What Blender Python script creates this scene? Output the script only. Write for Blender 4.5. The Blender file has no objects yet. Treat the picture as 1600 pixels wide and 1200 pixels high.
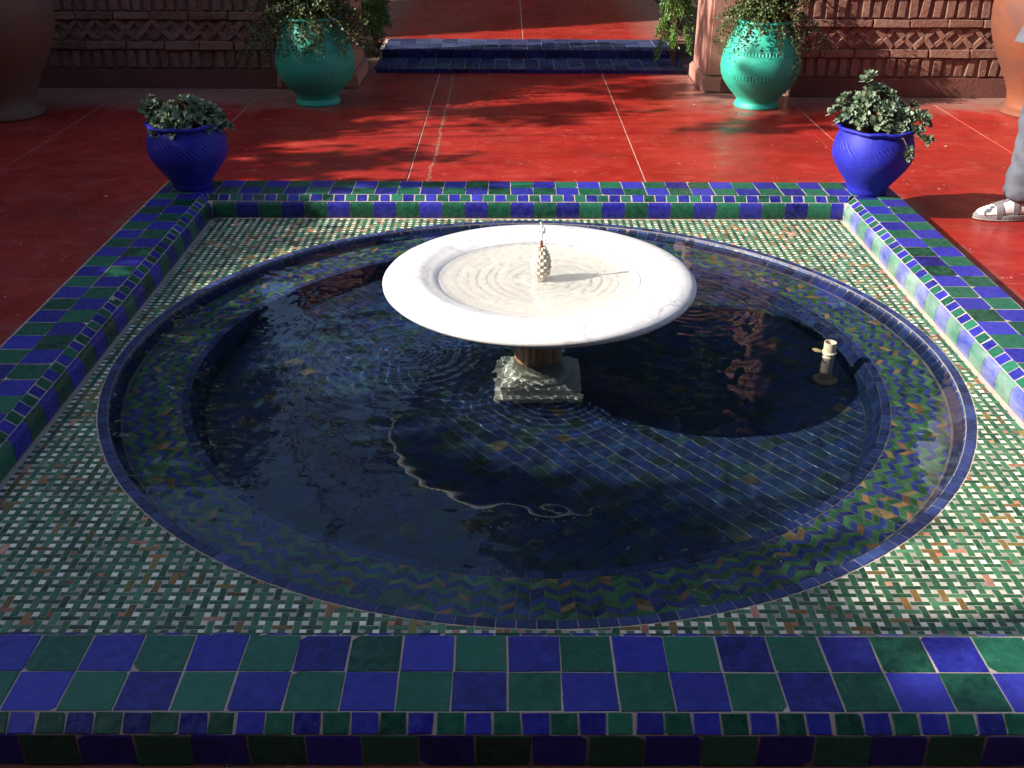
import bpy, bmesh, math, random
import numpy as np
from mathutils import Vector, Matrix, noise
S = bpy.context.scene
C = S.collection
R_ = math.radians
PI = math.pi
random.seed(7)
rng = np.random.default_rng(7)

# ------------------------------------------------------------------ camera
CAM = Vector((-0.0862, -3.1482, 1.5172))
F_PX, PITCH, YAW, ROLL = 1625.17, R_(27.43), 0.0038, 0.0046
cd = bpy.data.cameras.new('camera'); cam = bpy.data.objects.new('camera', cd); C.objects.link(cam)
fw = Vector((math.sin(YAW)*math.cos(PITCH), math.cos(YAW)*math.cos(PITCH), -math.sin(PITCH)))
r0 = Vector((math.cos(YAW), -math.sin(YAW), 0)); u0 = r0.cross(fw)
rv = r0*math.cos(ROLL) + u0*math.sin(ROLL); uv_ = -r0*math.sin(ROLL) + u0*math.cos(ROLL)
M = Matrix((rv, uv_, -fw)).transposed().to_4x4(); M.translation = CAM
cam.matrix_world = M
cd.sensor_width = 36; cd.lens = F_PX/1600*36; cd.clip_start = 0.05; cd.clip_end = 1000
S.camera = cam
# ------------------------------------------------------------------ sky and sun
SUN_EL = R_(31.5); SD = Vector((0.976, 0.218, 0)).normalized()      # direction the light travels on the ground
w = bpy.data.worlds.new('World'); S.world = w; w.use_nodes = True
nt = w.node_tree; nt.nodes.clear()
sky = nt.nodes.new('ShaderNodeTexSky'); sky.sky_type = 'NISHITA'; sky.sun_disc = False
sky.sun_elevation = SUN_EL; sky.sun_rotation = math.atan2(-SD.x, -SD.y) % (2*PI)
sky.altitude = 450; sky.dust_density = 2.5; sky.air_density = 1.0; sky.ozone_density = 1.6
bg = nt.nodes.new('ShaderNodeBackground'); bg.inputs[1].default_value = 0.11
ow = nt.nodes.new('ShaderNodeOutputWorld')
nt.links.new(sky.outputs[0], bg.inputs[0]); nt.links.new(bg.outputs[0], ow.inputs[0])
sl = bpy.data.lights.new('sun', 'SUN'); sl.energy = 5.0; sl.angle = R_(0.53); sl.color = (1, .93, .83)
so = bpy.data.objects.new('sun', sl); C.objects.link(so)
ld = Vector((SD.x*math.cos(SUN_EL), SD.y*math.cos(SUN_EL), -math.sin(SUN_EL)))
so.rotation_euler = ld.to_track_quat('-Z', 'Y').to_euler(); so.location = (-8, -2, 6)
S.view_settings.view_transform = 'Standard'; S.view_settings.look = 'None'
S.view_settings.exposure = 0.98; S.view_settings.gamma = 1; S.view_settings.use_curve_mapping = False
S.render.engine = 'CYCLES'
S.cycles.use_denoising = True
S.cycles.max_bounces = 8; S.cycles.diffuse_bounces = 3; S.cycles.glossy_bounces = 4
S.cycles.transparent_max_bounces = 12; S.cycles.caustics_reflective = True; S.cycles.sample_clamp_indirect = 4.0; S.cycles.caustics_refractive = True
sl.cycles.is_caustics_light = True      # real light patterns under the rippled water

# ------------------------------------------------------------------ materials
def lin(h):
    h = h.lstrip('#'); o = []
    for i in (0, 2, 4):
        c = int(h[i:i+2], 16)/255
        o.append(c/12.92 if c <= .04045 else ((c+.055)/1.055)**2.4)
    return tuple(o)
class NT:
    def __init__(s, name):
        s.m = bpy.data.materials.new(name); s.m.use_nodes = True; s.t = s.m.node_tree
        s.b = s.t.nodes['Principled BSDF']; s.out = s.t.nodes['Material Output']
    def n(s, typ, **k):
        x = s.t.nodes.new('ShaderNode'+typ)
        for a, b in k.items():
            if a.startswith('i_'):
                key = a[2:]; key = int(key) if key.isdigit() else key.replace('_', ' ')
                if isinstance(b, bpy.types.NodeSocket): s.t.links.new(b, x.inputs[key])
                else: x.inputs[key].default_value = b
            else: setattr(x, a, b)
        return x
    def l(s, a, b): s.t.links.new(a, b)
    def math(s, op, a, b=0.0, c=None, clamp=False):
        k = dict(i_0=a, i_1=b)
        if c is not None: k['i_2'] = c
        x = s.n('Math', operation=op, use_clamp=clamp, **k); return x.outputs[0]
    def mix(s, fac, a, b, bt='MIX'):
        x = s.n('Mix', data_type='RGBA', blend_type=bt)
        for i, v in ((0, fac), (6, a), (7, b)):
            if isinstance(v, bpy.types.NodeSocket): s.l(v, x.inputs[i])
            else: x.inputs[i].default_value = v if i == 0 else (*v[:3], 1)
        return x.outputs[2]
    def pos(s): return s.n('NewGeometry').outputs['Position']
    def obj(s): return s.n('TexCoord').outputs['Object']
    def noise(s, vec, scale, detail=3, rough=.55, dist=0):
        return s.n('TexNoise', i_Vector=vec, i_Scale=scale, i_Detail=detail, i_Roughness=rough, i_Distortion=dist).outputs['Fac']
    def ramp(s, fac, lo, hi, a=0.0, b=1.0):
        return s.n('MapRange', i_Value=fac, i_1=lo, i_2=hi, i_3=a, i_4=b).outputs[0]
    def vec(s, v, sc):
        return s.n('VectorMath', operation='MULTIPLY', i_0=v, i_1=sc).outputs[0]
    def rand(s):
        a = s.n('ObjectInfo').outputs['Random']; b = s.n('NewGeometry').outputs['Random Per Island']
        return s.math('FRACT', s.math('ADD', s.math('MULTIPLY', a, 7.31), b))
    def bump(s, h, st=.3, d=.01):
        x = s.n('Bump', i_Strength=st, i_Distance=d, i_Height=h); s.l(x.outputs[0], s.b.inputs['Normal']); return x.outputs[0]
    def set(s, **k):
        for a, v in k.items():
            key = a.replace('_', ' ')
            if isinstance(v, bpy.types.NodeSocket): s.l(v, s.b.inputs[key])
            else: s.b.inputs[key].default_value = (*v, 1) if isinstance(v, tuple) and len(v) == 3 else v
        return s

def glaze(name, col, col2, rough=.22, spread=1.0, chips=.5, mott=.35, scale=45):
    m = NT(name); p = m.pos(); r = m.rand()
    base = m.mix(m.math('MULTIPLY', r, spread, clamp=True), col, col2)
    bri = m.ramp(m.math('FRACT', m.math('MULTIPLY', r, 13.7)), 0, 1, .42, 1.5)
    n1 = m.noise(p, scale, 4, .6, .4)
    base = m.mix(1.0, base, m.n('CombineColor', i_0=bri, i_1=bri, i_2=bri).outputs[0], 'MULTIPLY')
    base = m.mix(m.ramp(n1, .35, .75, 0, mott), base, tuple(min(1, c*1.9+.012) for c in col2))
    v = m.n('TexVoronoi', i_Vector=p, i_Scale=130.0, i_Randomness=1.0)
    ch = m.math('MULTIPLY', m.math('LESS_THAN', v.outputs['Distance'], .16), m.math('GREATER_THAN', m.noise(p, 30, 2), .63))
    base = m.mix(m.math('MULTIPLY', ch, chips), base, (.42, .36, .32))
    m.set(Base_Color=base, Roughness=m.ramp(m.noise(p, 60, 3), .3, .7, rough*.7, rough*1.7), Specular_IOR_Level=.36)
    m.bump(m.noise(p, 38, 3), .28, .006)
    return m.m
MAT = {}
MAT['blue'] = glaze('blue_glaze', (.011, .011, .17), (.028, .030, .28), .28, mott=.4)
MAT['green'] = glaze('green_glaze', (.006, .058, .030), (.016, .105, .062), .28, mott=.45)
def pale_veiled(name, base, amt):
    # the same glaze under a patchy pale veil, for the right inner face
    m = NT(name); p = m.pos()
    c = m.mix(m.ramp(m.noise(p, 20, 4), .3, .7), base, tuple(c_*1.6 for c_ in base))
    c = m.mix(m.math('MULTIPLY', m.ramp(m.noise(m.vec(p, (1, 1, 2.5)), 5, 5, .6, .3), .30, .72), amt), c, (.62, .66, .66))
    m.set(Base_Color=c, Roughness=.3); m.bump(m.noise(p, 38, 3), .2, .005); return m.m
MAT['blue_veil'] = pale_veiled('pale_veiled_blue_glaze', (.02, .03, .22), .42)
MAT['green_veil'] = pale_veiled('pale_veiled_green_glaze', (.012, .11, .06), .42)
MAT['mgreen'] = glaze('mosaic_green_glaze', (.010, .066, .030), (.060, .165, .080), .35, mott=.3, scale=70)
MAT['mbrown'] = glaze('mosaic_ochre_glaze', (.24, .10, .035), (.13, .13, .035), .4, scale=70)
MAT['mwhite'] = glaze('mosaic_white_glaze', (.72, .67, .55), (.60, .55, .44), .35, mott=.1, scale=70)
MAT['mpink'] = glaze('mosaic_pink_tile', (.46, .24, .17), (.36, .14, .08), .5, scale=70)
MAT['ring'] = glaze('ring_blue_glaze', (.014, .022, .085), (.028, .045, .14), .3)
MAT['cblue'] = glaze('chevron_blue_glaze', (.020, .032, .15), (.042, .064, .23), .35)
MAT['cgreen'] = glaze('chevron_green_glaze', (.022, .110, .045), (.080, .180, .065), .35)
MAT['cochre'] = glaze('chevron_terracotta', (.34, .13, .05), (.30, .20, .08), .5)
MAT['fblue'] = glaze('pool_floor_navy_glaze', (.007, .013, .075), (.012, .030, .065), .35, mott=.45)
MAT['fgreen'] = glaze('pool_floor_green_glaze', (.008, .024, .045), (.014, .036, .034), .35, mott=.35)
MAT['fochre'] = glaze('pool_floor_ochre', (.11, .07, .035), (.04, .04, .03), .5)
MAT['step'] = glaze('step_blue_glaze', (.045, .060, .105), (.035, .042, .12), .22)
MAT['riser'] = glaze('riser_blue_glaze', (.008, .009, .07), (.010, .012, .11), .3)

def grout():
    m = NT('grout'); p = m.pos()
    c = m.mix(m.noise(p, 9, 4), (.52, .43, .37), (.40, .31, .27))
    c = m.mix(m.ramp(m.noise(p, 120, 3), .4, .7, 0, .5), c, (.5, .42, .36))
    m.set(Base_Color=c, Roughness=.9); m.bump(m.noise(p, 300, 3), .4, .003); return m.m
MAT['grout'] = grout()
def red_floor():
    m = NT('red_floor'); p = m.pos()
    stretch = m.vec(p, (1, 1.6, 1))
    c = m.mix(m.ramp(m.noise(stretch, 2.2, 5, .6, .3), .3, .72), (.27, .012, .009), (.40, .028, .020))
    c = m.mix(m.ramp(m.noise(stretch, 9, 5, .7), .5, .8, 0, .45), c, (.50, .085, .05))
    c = m.mix(m.ramp(m.noise(p, 1.1, 4, .6, .5), .50, .72, 0, .75), c, (.17, .016, .010))
    # dusty grey bloom by the walls and beside the basin
    sx = m.n('SeparateXYZ', i_0=p); x, y = sx.outputs[0], sx.outputs[1]
    nz = m.noise(p, 3.1, 5, .65, .4)
    dust = m.math('MULTIPLY', m.ramp(m.math('ADD', y, m.math('MULTIPLY', nz, .9)), 3.95, 4.35, 0, 1), .75)
    c = m.mix(m.math('MULTIPLY', dust, m.ramp(m.math('ABSOLUTE', x), .9, 1.3)), c, (.30, .20, .16))
    d2 = m.math('MULTIPLY', m.ramp(m.math('SUBTRACT', m.math('ABSOLUTE', x), m.math('MULTIPLY', nz, .5)), 1.50, 1.60, 1, 0), m.ramp(y, 1.6, 1.9, 1, 0))
    c = m.mix(m.math('MULTIPLY', d2, .6), c, (.26, .17, .13))
    # pale scuffs and specks
    v = m.n('TexVoronoi', i_Vector=m.vec(p, (1, .6, 1)), i_Scale=38.0, i_Randomness=1.0)
    sp = m.math('MULTIPLY', m.math('LESS_THAN', v.outputs['Distance'], m.ramp(m.noise(p, 9, 2), .45, .75, .0, .24)), .55)
    c = m.mix(sp, c, (.62, .42, .34))
    sc = m.ramp(m.noise(m.vec(p, (6, 26, 1)), 1.6, 6, .75, 1.2), .67, .73, 0, .5)
    c = m.mix(sc, c, (.62, .30, .22))
    ck = m.n('TexVoronoi', feature='DISTANCE_TO_EDGE', i_Vector=m.n('VectorMath', operation='ADD', i_0=p, i_1=m.n('TexNoise', i_Vector=p, i_Scale=3.0, i_Detail=5.0).outputs['Color']).outputs[0], i_Scale=.75)
    ckm = m.math('MULTIPLY', m.math('LESS_THAN', ck.outputs['Distance'], .0028), m.ramp(m.noise(p, 1.7, 3), .48, .62, 0, .6))
    c = m.mix(ckm, c, (.10, .012, .010))
    c = m.mix(m.ramp(m.noise(m.vec(p, (1.5, 3.5, 1)), 2.1, 6, .72, .8), .55, .70, 0, .22), c, (.55, .20, .16))
    # rough repair line running away from the pool
    wob = m.math('ADD', x, m.math('MULTIPLY', m.noise(p, 5, 4), .06))
    ln = m.math('MULTIPLY', m.math('LESS_THAN', m.math('ABSOLUTE', m.math('ADD', wob, .465)), .008), m.ramp(m.noise(p, 50, 3), .4, .55))
    c = m.mix(m.math('MULTIPLY', ln, m.ramp(y, 4.7, 4.9, .7, 0)), c, (.30, .22, .15))
    m.set(Base_Color=c, Roughness=m.ramp(m.noise(p, 6, 5, .7),   .3, .75, .20, .55), Specular_IOR_Level=.38)
    m.bump(m.noise(m.vec(p, (1, 1, 1)), 7, 5, .6), .11, .02); return m.m
MAT['red'] = red_floor()
def simple(name, c1, c2, rough, scale=12, bst=.3, bsc=80, bd=.004, coord='pos', spec=.5, mott=(.3, .7)):
    m = NT(name); p = m.pos() if coord == 'pos' else m.obj()
    m.set(Base_Color=m.mix(m.ramp(m.noise(p, scale, 5, .6), *mott), c1, c2), Roughness=rough, Specular_IOR_Level=spec)
    if bst: m.bump(m.noise(p, bsc, 4), bst, bd)
    return m.m
MAT['grout_pale'] = simple('pale_grout', (.60, .51, .42), (.48, .38, .31), .9, 12, .4, 250, .002)
MAT['grout_dark'] = simple('dark_wet_grout', (.10, .09, .09), (.05, .05, .06), .8, 12, .3, 200, .002)
MAT['grout_mid'] = simple('stained_wet_grout', (.26, .22, .18), (.13, .12, .09), .8, 9, .3, 200, .002)
MAT['joint'] = simple('joint_strip', (.62, .46, .34), (.48, .30, .2), .7, 30)
MAT['soil'] = simple('garden_soil', (.12, .07, .04), (.07, .05, .03), .95, 2)
MAT['plaster'] = simple('pink_plaster', (.50, .25, .19), (.42, .19, .14), .85, 3, .4, 40, .006)
MAT['plaster_dark'] = simple('dark_pink_plaster', (.21, .075, .055), (.14, .055, .045), .9, 6, .5, 50, .006)
MAT['mortar'] = simple('mortar', (.26, .15, .12), (.18, .10, .08), .95, 14, .6, 90, .005)
def brick():
    m = NT('fired_brick'); p = m.pos(); r = m.rand()
    c = m.mix(r, (.20, .080, .055), (.31, .150, .105))
    c = m.mix(m.ramp(m.noise(p, 26, 5, .7), .45, .75, 0, .7), c, (.36, .25, .19))
    c = m.mix(m.ramp(m.noise(p, 7, 5, .7), .5, .75, 0, .6), c, (.12, .06, .045))
    m.set(Base_Color=c, Roughness=.9); m.bump(m.noise(p, 60, 5, .7), .9, .010); return m.m
MAT['brick'] = brick()
def marble():
    m = NT('white_marble'); p = m.obj()
    veins = m.noise(m.vec(p, (1, 1, 1.6)), 7, 7, .62, 2.2)
    v = m.math('SUBTRACT', 1.0, m.math('MULTIPLY', m.math('ABSOLUTE', m.math('SUBTRACT', veins, .5)), 16.0), clamp=True)
    patch = m.ramp(m.noise(p, 4.5, 4, .6, .5), .42, .66)
    c = m.mix(m.math('MULTIPLY', m.math('MULTIPLY', v, patch), .62), (.82, .80, .79), (.32, .32, .37))
    c = m.mix(m.ramp(m.noise(p, 22, 5, .7, .6), .52, .8, 0, .4), c, (.60, .59, .62))
    # rust and algae under the rim
    z = m.n('SeparateXYZ', i_0=p).outputs[2]
    st = m.math('MULTIPLY', m.ramp(z, .262, .232, 0, 1), m.ramp(m.noise(m.vec(p, (1, 1, .25)), 26, 4, .7), .30, .62, .12, 1))
    c = m.mix(m.math('MULTIPLY', st, .85), c, (.27, .12, .055))
    m.set(Base_Color=c, Roughness=m.ramp(m.noise(p, 18, 3), .3, .7, .22, .4), Specular_IOR_Level=.5)
    m.bump(m.noise(p, 60, 4), .12, .003); return m.m
MAT['marble'] = marble()
MAT['wet_marble'] = simple('wet_marble', (.86, .82, .70), (.68, .63, .50), .35, 14, .2, 60, .003, 'obj')
MAT['bowl_floor'] = simple('bowl_floor_marble', (.86, .81, .72), (.90, .88, .82), .4, 40, .3, 60, .004, 'obj')
def rusty():
    m = NT('rust_stained_marble'); p = m.obj()
    st = m.vec(p, (1, 1, .15))
    c = m.mix(m.ramp(m.noise(st, 38, 4, .7), .35, .65), (.16, .055, .02), (.34, .25, .15))
    z = m.n('SeparateXYZ', i_0=p).outputs[2]
    c = m.mix(m.ramp(z, -.01, -.08, 0, .85), c, (.50, .48, .38))
    m.set(Base_Color=c, Roughness=.5); m.bump(m.noise(st, 60, 3), .3, .004); return m.m
MAT['rusty'] = rusty()
def cone_mat():
    m = NT('worn_stone_cone'); p = m.obj()
    c = m.mix(m.ramp(m.noise(p, 60, 5, .7), .35, .65), (.84, .80, .72), (.68, .56, .42))
    m.set(Base_Color=c, Roughness=.5); return m.m
MAT['cone'] = cone_mat()
MAT['bronze'] = simple('copper_nozzle', (.28, .07, .03), (.18, .05, .025), .45, 60)
def water(name, tint):
    m = NT(name); m.t.nodes.remove(m.b)
    gl = m.n('BsdfGlass', i_Color=(*tint, 1), i_Roughness=0.0, i_IOR=1.36)
    m.l(gl.outputs[0], m.out.inputs[0]); return m.m
MAT['water'] = water('pool_water', (.86, .94, .97))
MAT['bowl_water'] = water('bowl_water', (1, 1, 1))
def glassy():
    m = NT('falling_water'); m.set(Base_Color=(.9, .95, 1.0), Roughness=.15, Transmission_Weight=.25, IOR=1.33); return m.m
MAT['jet'] = glassy()
def pot(name, c1, c2, bands, rough=.7, scale=9, leafs=None):
    m = NT(name); p = m.obj(); sx = m.n('SeparateXYZ', i_0=p); z = sx.outputs[2]
    ang = m.math('ARCTAN2', sx.outputs[1], sx.outputs[0])
    n = m.noise(p, scale, 5, .65, .3)
    c = m.mix(m.ramp(n, .35, .75), c1, c2)
    h = m.math('MULTIPLY', m.noise(p, 55, 4), .3)
    for (z0, hw, k) in bands:
        inb = m.math('LESS_THAN', m.math('ABSOLUTE', m.math('SUBTRACT', z, z0)), hw)
        if k: w_ = m.math('SINE', m.math('MULTIPLY', ang, float(k)))
        else: w_ = -1.0
        h = m.math('ADD', h, m.math('MULTIPLY', inb, m.math('MULTIPLY', w_, .6)))
    if leafs:
        z0, amp, k = leafs
        wv = m.math('SUBTRACT', z, m.math('ADD', z0, m.math('MULTIPLY', m.math('SINE', m.math('MULTIPLY', ang, float(k))), amp)))
        ln = m.math('LESS_THAN', m.math('ABSOLUTE', wv), .0035)
        h = m.math('SUBTRACT', h, m.math('MULTIPLY', ln, 1.0))
        inner = m.math('LESS_THAN', m.math('ABSOLUTE', wv), amp*.75)
        dg = m.math('SINE', m.math('ADD', m.math('MULTIPLY', ang, k*9.0), m.math('MULTIPLY', z, 260.0)))
        h = m.math('ADD', h, m.math('MULTIPLY', inner, m.math('MULTIPLY', dg, .28)))
    m.set(Base_Color=c, Roughness=rough); m.bump(h, .9, .004); return m.m
MAT['cobalt'] = pot('cobalt_painted_clay', (.010, .012, .34), (.022, .026, .44), [(.155, .003, 0), (.145, .003, 0)], .62, leafs=(.21, .022, 5))
MAT['turq'] = pot('turquoise_painted_clay', (.022, .42, .29), (.045, .50, .36), [(.21, .013, 70), (.195, .0015, 0), (.225, .0015, 0), (.36, .012, 70), (.345, .0015, 0)], .55, 5, leafs=(.285, .028, 6))
MAT['terra'] = pot('terracotta', (.24, .070, .026), (.11, .050, .042), [(.62, .004, 0), (.60, .003, 0), (.30, .003, 0)], .7, 4)
MAT['terra_dark'] = pot('smoked_terracotta', (.20, .08, .045), (.16, .10, .085), [(.62, .004, 0), (.60, .003, 0), (.30, .003, 0)], .6, 4)
def leaf(name, c1, c2, rough=.5, tr=.12):
    m = NT(name); r = m.rand(); c = m.mix(r, c1, c2)
    m.set(Base_Color=c, Roughness=rough, Specular_IOR_Level=.4, Subsurface_Weight=0.0)
    return m.m
MAT['leaf_grey'] = leaf('grey_green_succulent_leaf', (.10, .16, .10), (.25, .31, .20), .5)
MAT['leaf_trail'] = leaf('small_green_leaf', (.035, .075, .022), (.13, .17, .05), .5)
MAT['leaf_fern'] = leaf('bright_feathery_leaf', (.06, .16, .025), (.16, .28, .06), .5)
MAT['leaf_tree'] = leaf('dark_tree_leaf', (.035, .075, .022), (.085, .13, .035), .5)
MAT['leaf_olive'] = leaf('olive_tree_leaf', (.07, .10, .045), (.13, .16, .07), .5)
MAT['stem'] = simple('brown_stem', (.10, .055, .03), (.16, .10, .06), .85, 20)
MAT['bark'] = simple('bark', (.10, .07, .05), (.18, .14, .10), .9, 6, .8, 20, .02)
MAT['potsoil'] = simple('potting_soil', (.05, .03, .02), (.09, .06, .04), .95, 40)
MAT['pvc'] = simple('weathered_pvc', (.60, .52, .38), (.42, .36, .26), .5, 40, .2, 60, .003)
MAT['pipe_in'] = simple('pipe_inside', (.03, .02, .015), (.05, .03, .02), .8)
MAT['yleaf'] = simple('dry_yellow_leaf', (.45, .38, .14), (.35, .30, .12), .6)
MAT['trouser'] = simple('grey_trouser_cloth', (.085, .09, .115), (.13, .14, .175), .85, 9, .5, 300, .002)
MAT['sock'] = simple('white_sock', (.80, .78, .76), (.70, .68, .66), .9, 30, .3, 260, .002)
MAT['sandal'] = simple('grey_sandal', (.20, .18, .19), (.28, .26, .27), .7, 40, .5, 200, .003)
MAT['strap'] = simple('dark_woven_strap', (.14, .13, .14), (.24, .22, .23), .8, 160, .5, 240, .002, 'obj')
MAT['sole'] = simple('pale_rubber_sole', (.36, .34, .31), (.26, .24, .22), .75, 30)
MAT['skin'] = simple('skin', (.50, .29, .21), (.44, .24, .17), .55, 6, .15, 120, .002)
MAT['shirt'] = simple('white_shirt_cloth', (.62, .62, .62), (.52, .52, .54), .85, 6)
MAT['hair'] = simple('brown_hair', (.05, .03, .02), (.09, .05, .03), .6, 60)

# ------------------------------------------------------------------ helpers
def link(name, mesh, parent=None, mats=()):
    o = bpy.data.objects.new(name, mesh); C.objects.link(o)
    if parent: o.parent = parent
    for m in mats:
        if len(mesh.materials) < len(mats): mesh.materials.append(MAT[m])
    return o
def tag(o, label=None, cat=None, group=None, kind=None):
    if label: o['label'] = label
    if cat: o['category'] = cat
    if group: o['group'] = group
    if kind: o['kind'] = kind
    return o
def empty(name, loc, label, cat, group=None):
    o = bpy.data.objects.new(name, None); C.objects.link(o); o.location = loc
    o.empty_display_size = .1
    return tag(o, label, cat, group)
def meshobj(name, verts, faces, mats, parent=None, smooth=False, mi=None, loc=None, angle=None):
    me = bpy.data.meshes.new(name); me.from_pydata([tuple(v) for v in verts], [], faces)
    for m in mats: me.materials.append(MAT[m])
    if mi is not None: me.polygons.foreach_set('material_index', mi)
    if smooth: me.polygons.foreach_set('use_smooth', [True]*len(me.polygons))
    me.validate(); me.update()
    o = bpy.data.objects.new(name, me); C.objects.link(o)
    if parent: o.parent = parent
    if loc is not None: o.location = loc
    if angle and smooth:
        try: me.set_sharp_from_angle(angle=R_(angle))
        except Exception: pass
    return o
def view_size(p):
    """apparent importance of a small piece at p: 0 out of frame, else 1/distance squared"""
    d = Vector(p) - CAM; z = d.dot(fw)
    if z < .1: return 0
    x = F_PX*d.dot(rv)/z; y = F_PX*d.dot(uv_)/z
    if abs(x) > 830 or abs(y) > 630: return 1e-6/(z*z)
    return 1/(z*z)
class Pieces:
    """tiles, bricks: each a small block with a softened top edge; the most visible become parts, the rest one stuff mesh"""
    def __init__(s): s.L = []
    def add(s, top, depth, mat, name='tile', bevel=.0012):
        s.L.append((top, depth, mat, name, bevel))
    @staticmethod
    def geo(top, depth, bevel):
        n = len(top); top = [Vector(t) for t in top]
        c = sum(top, Vector())/n
        nr = Vector()
        for i in range(n): nr += (top[i]-c).cross(top[(i+1) % n]-c)
        nr.normalize()
        inner = []
        for t in top:
            d = c-t; L = d.length
            inner.append(t + d*min(.45, bevel*1.6/max(L, 1e-5)))
        outer = [t - nr*bevel*.8 for t in top]; bot = [t - nr*depth for t in top]
        V = inner+outer+bot; F = [tuple(range(n))]
        for a in (0, n):
            for i in range(n):
                j = (i+1) % n; F.append((a+i, a+n+i, a+n+j, a+j))
        return V, F, c, nr
    def build(s, parent, limit=300, stuff_name='small_tiles', stuff_mats=None):
        bykind = {}
        for p in s.L: bykind.setdefault(p[3], []).append(p)
        rest = []
        for nm, lst in bykind.items():
            def score(p):
                v = [Vector(q) for q in p[0]]; c = sum(v, Vector())/len(v)
                a = (v[0]-v[len(v)//2]).length
                return -view_size(c)*a*a
            lst.sort(key=score)
            for (top, depth, mat, name, bev) in lst[:limit]:
                V, F, c, nr = s.geo(top, depth, bev)
                o = meshobj(name, [v-c for v in V], F, [mat], parent, loc=c)
            rest += lst[limit:]
        if rest:
            mats = sorted({p[2] for p in rest}); V = []; F = []; MI = []
            for (top, depth, mat, name, bev) in rest:
                v, f, c, nr = s.geo(top, depth, bev); b = len(V); V += v
                F += [tuple(b+i for i in q) for q in f]; MI += [mats.index(mat)]*len(f)
            o = meshobj(stuff_name, V, F, mats, parent, mi=MI); o['kind'] = 'stuff'
def lathe(name, prof, mat, parent=None, seg=64, loc=(0, 0, 0), warp=None, smooth=True, close=False, angle=40):
    V = []; F = []; n = len(prof)
    for (r, z) in prof:
        for k in range(seg):
            a = 2*PI*k/seg; rr, zz = r, z
            if warp: rr, zz = warp(r, z, a)
            V.append((rr*math.cos(a), rr*math.sin(a), zz))
    for i in range(n-1 + (1 if close else 0)):
        i2 = (i+1) % n
        for k in range(seg):
            k2 = (k+1) % seg; F.append((i*seg+k, i*seg+k2, i2*seg+k2, i2*seg+k))
    if not close:
        if prof[0][0] > 0: F.append(tuple(range(seg-1, -1, -1)))
        if prof[-1][0] > 0: F.append(tuple((n-1)*seg+k for k in range(seg)))
    return meshobj(name, V, F, [mat], parent, smooth=smooth, loc=loc, angle=angle)
def box(name, a, b, mat, parent=None, bevel=0.0, loc=None):
    bm = bmesh.new(); bmesh.ops.create_cube(bm, size=1)
    a = Vector(a); b = Vector(b)
    for v in bm.verts: v.co = Vector([(a[i]+b[i])/2 + v.co[i]*(b[i]-a[i]) for i in range(3)])
    if bevel: bmesh.ops.bevel(bm, geom=bm.edges[:], offset=bevel, segments=2, affect='EDGES')
    me = bpy.data.meshes.new(name); bm.to_mesh(me); bm.free(); me.materials.append(MAT[mat])
    o = bpy.data.objects.new(name, me); C.objects.link(o)
    if parent: o.parent = parent
    if loc is not None: o.location = loc
    return o
def tube(pts, rad, seg=8):
    V = []; F = []; n = len(pts); pts = [Vector(p) for p in pts]
    for i, p in enumerate(pts):
        d = (pts[min(i+1, n-1)]-pts[max(i-1, 0)]).normalized()
        a = d.orthogonal().normalized(); b = d.cross(a)
        r = rad[i] if isinstance(rad, (list, tuple)) else rad
        for k in range(seg):
            t = 2*PI*k/seg; V.append(p+(a*math.cos(t)+b*math.sin(t))*r)
    for i in range(n-1):
        for k in range(seg):
            k2 = (k+1) % seg; F.append((i*seg+k, i*seg+k2, (i+1)*seg+k2, (i+1)*seg+k))
    F.append(tuple(range(seg-1, -1, -1))); F.append(tuple((n-1)*seg+k for k in range(seg)))
    return V, F
def merge(parts):
    V = []; F = []
    for v, f in parts:
        b = len(V); V += list(v); F += [tuple(b+i for i in q) for q in f]
    return V, F
def leafmesh(name, P, D, N, size, mat, parent=None, aspect=.5, smooth=False):
    """P centres, D leaf axis, N leaf normal (all n x 3), size n"""
    n = len(P); size = np.broadcast_to(size, (n,))[:, None]
    D = D/np.linalg.norm(D, axis=1, keepdims=True)
    Sd = np.cross(D, N); Sd /= np.linalg.norm(Sd, axis=1, keepdims=True)+1e-9
    Nn = np.cross(Sd, D)
    v0 = P-D*size*.5; v1 = P+Sd*size*aspect*.5+Nn*size*.06; v2 = P+D*size*.5-Nn*size*.08; v3 = P-Sd*size*aspect*.5+Nn*size*.06
    V = np.stack([v0, v1, v2, v3], 1).reshape(-1, 3)
    me = bpy.data.meshes.new(name); me.vertices.add(4*n); me.vertices.foreach_set('co', V.ravel())
    me.loops.add(4*n); me.loops.foreach_set('vertex_index', np.arange(4*n, dtype=np.int32))
    me.polygons.add(n); me.polygons.foreach_set('loop_start', np.arange(0, 4*n, 4, dtype=np.int32))
    me.polygons.foreach_set('loop_total', np.full(n, 4, np.int32))
    me.update(calc_edges=True); me.materials.append(MAT[mat])
    o = bpy.data.objects.new(name, me); C.objects.link(o)
    if parent: o.parent = parent
    return o
def rvec(n): 
    v = rng.normal(size=(n, 3)); return v/np.linalg.norm(v, axis=1, keepdims=True)

# ------------------------------------------------------------------ dimensions
HX, YN, YF = 1.436, -1.470, 1.410        # inner faces of the kerb
R1o, R1i, R1b = 1.383, 1.353, 1.322      # outer ring: outer edge, inner edge, foot on the ledge
R2o, R2i, R2b = 1.147, 1.119, 1.082      # inner ring
ZW, ZL, ZF = -.012, -.075, -.220         # water, ledge, pool floor
T = .104
STEP_Y = 4.80

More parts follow.
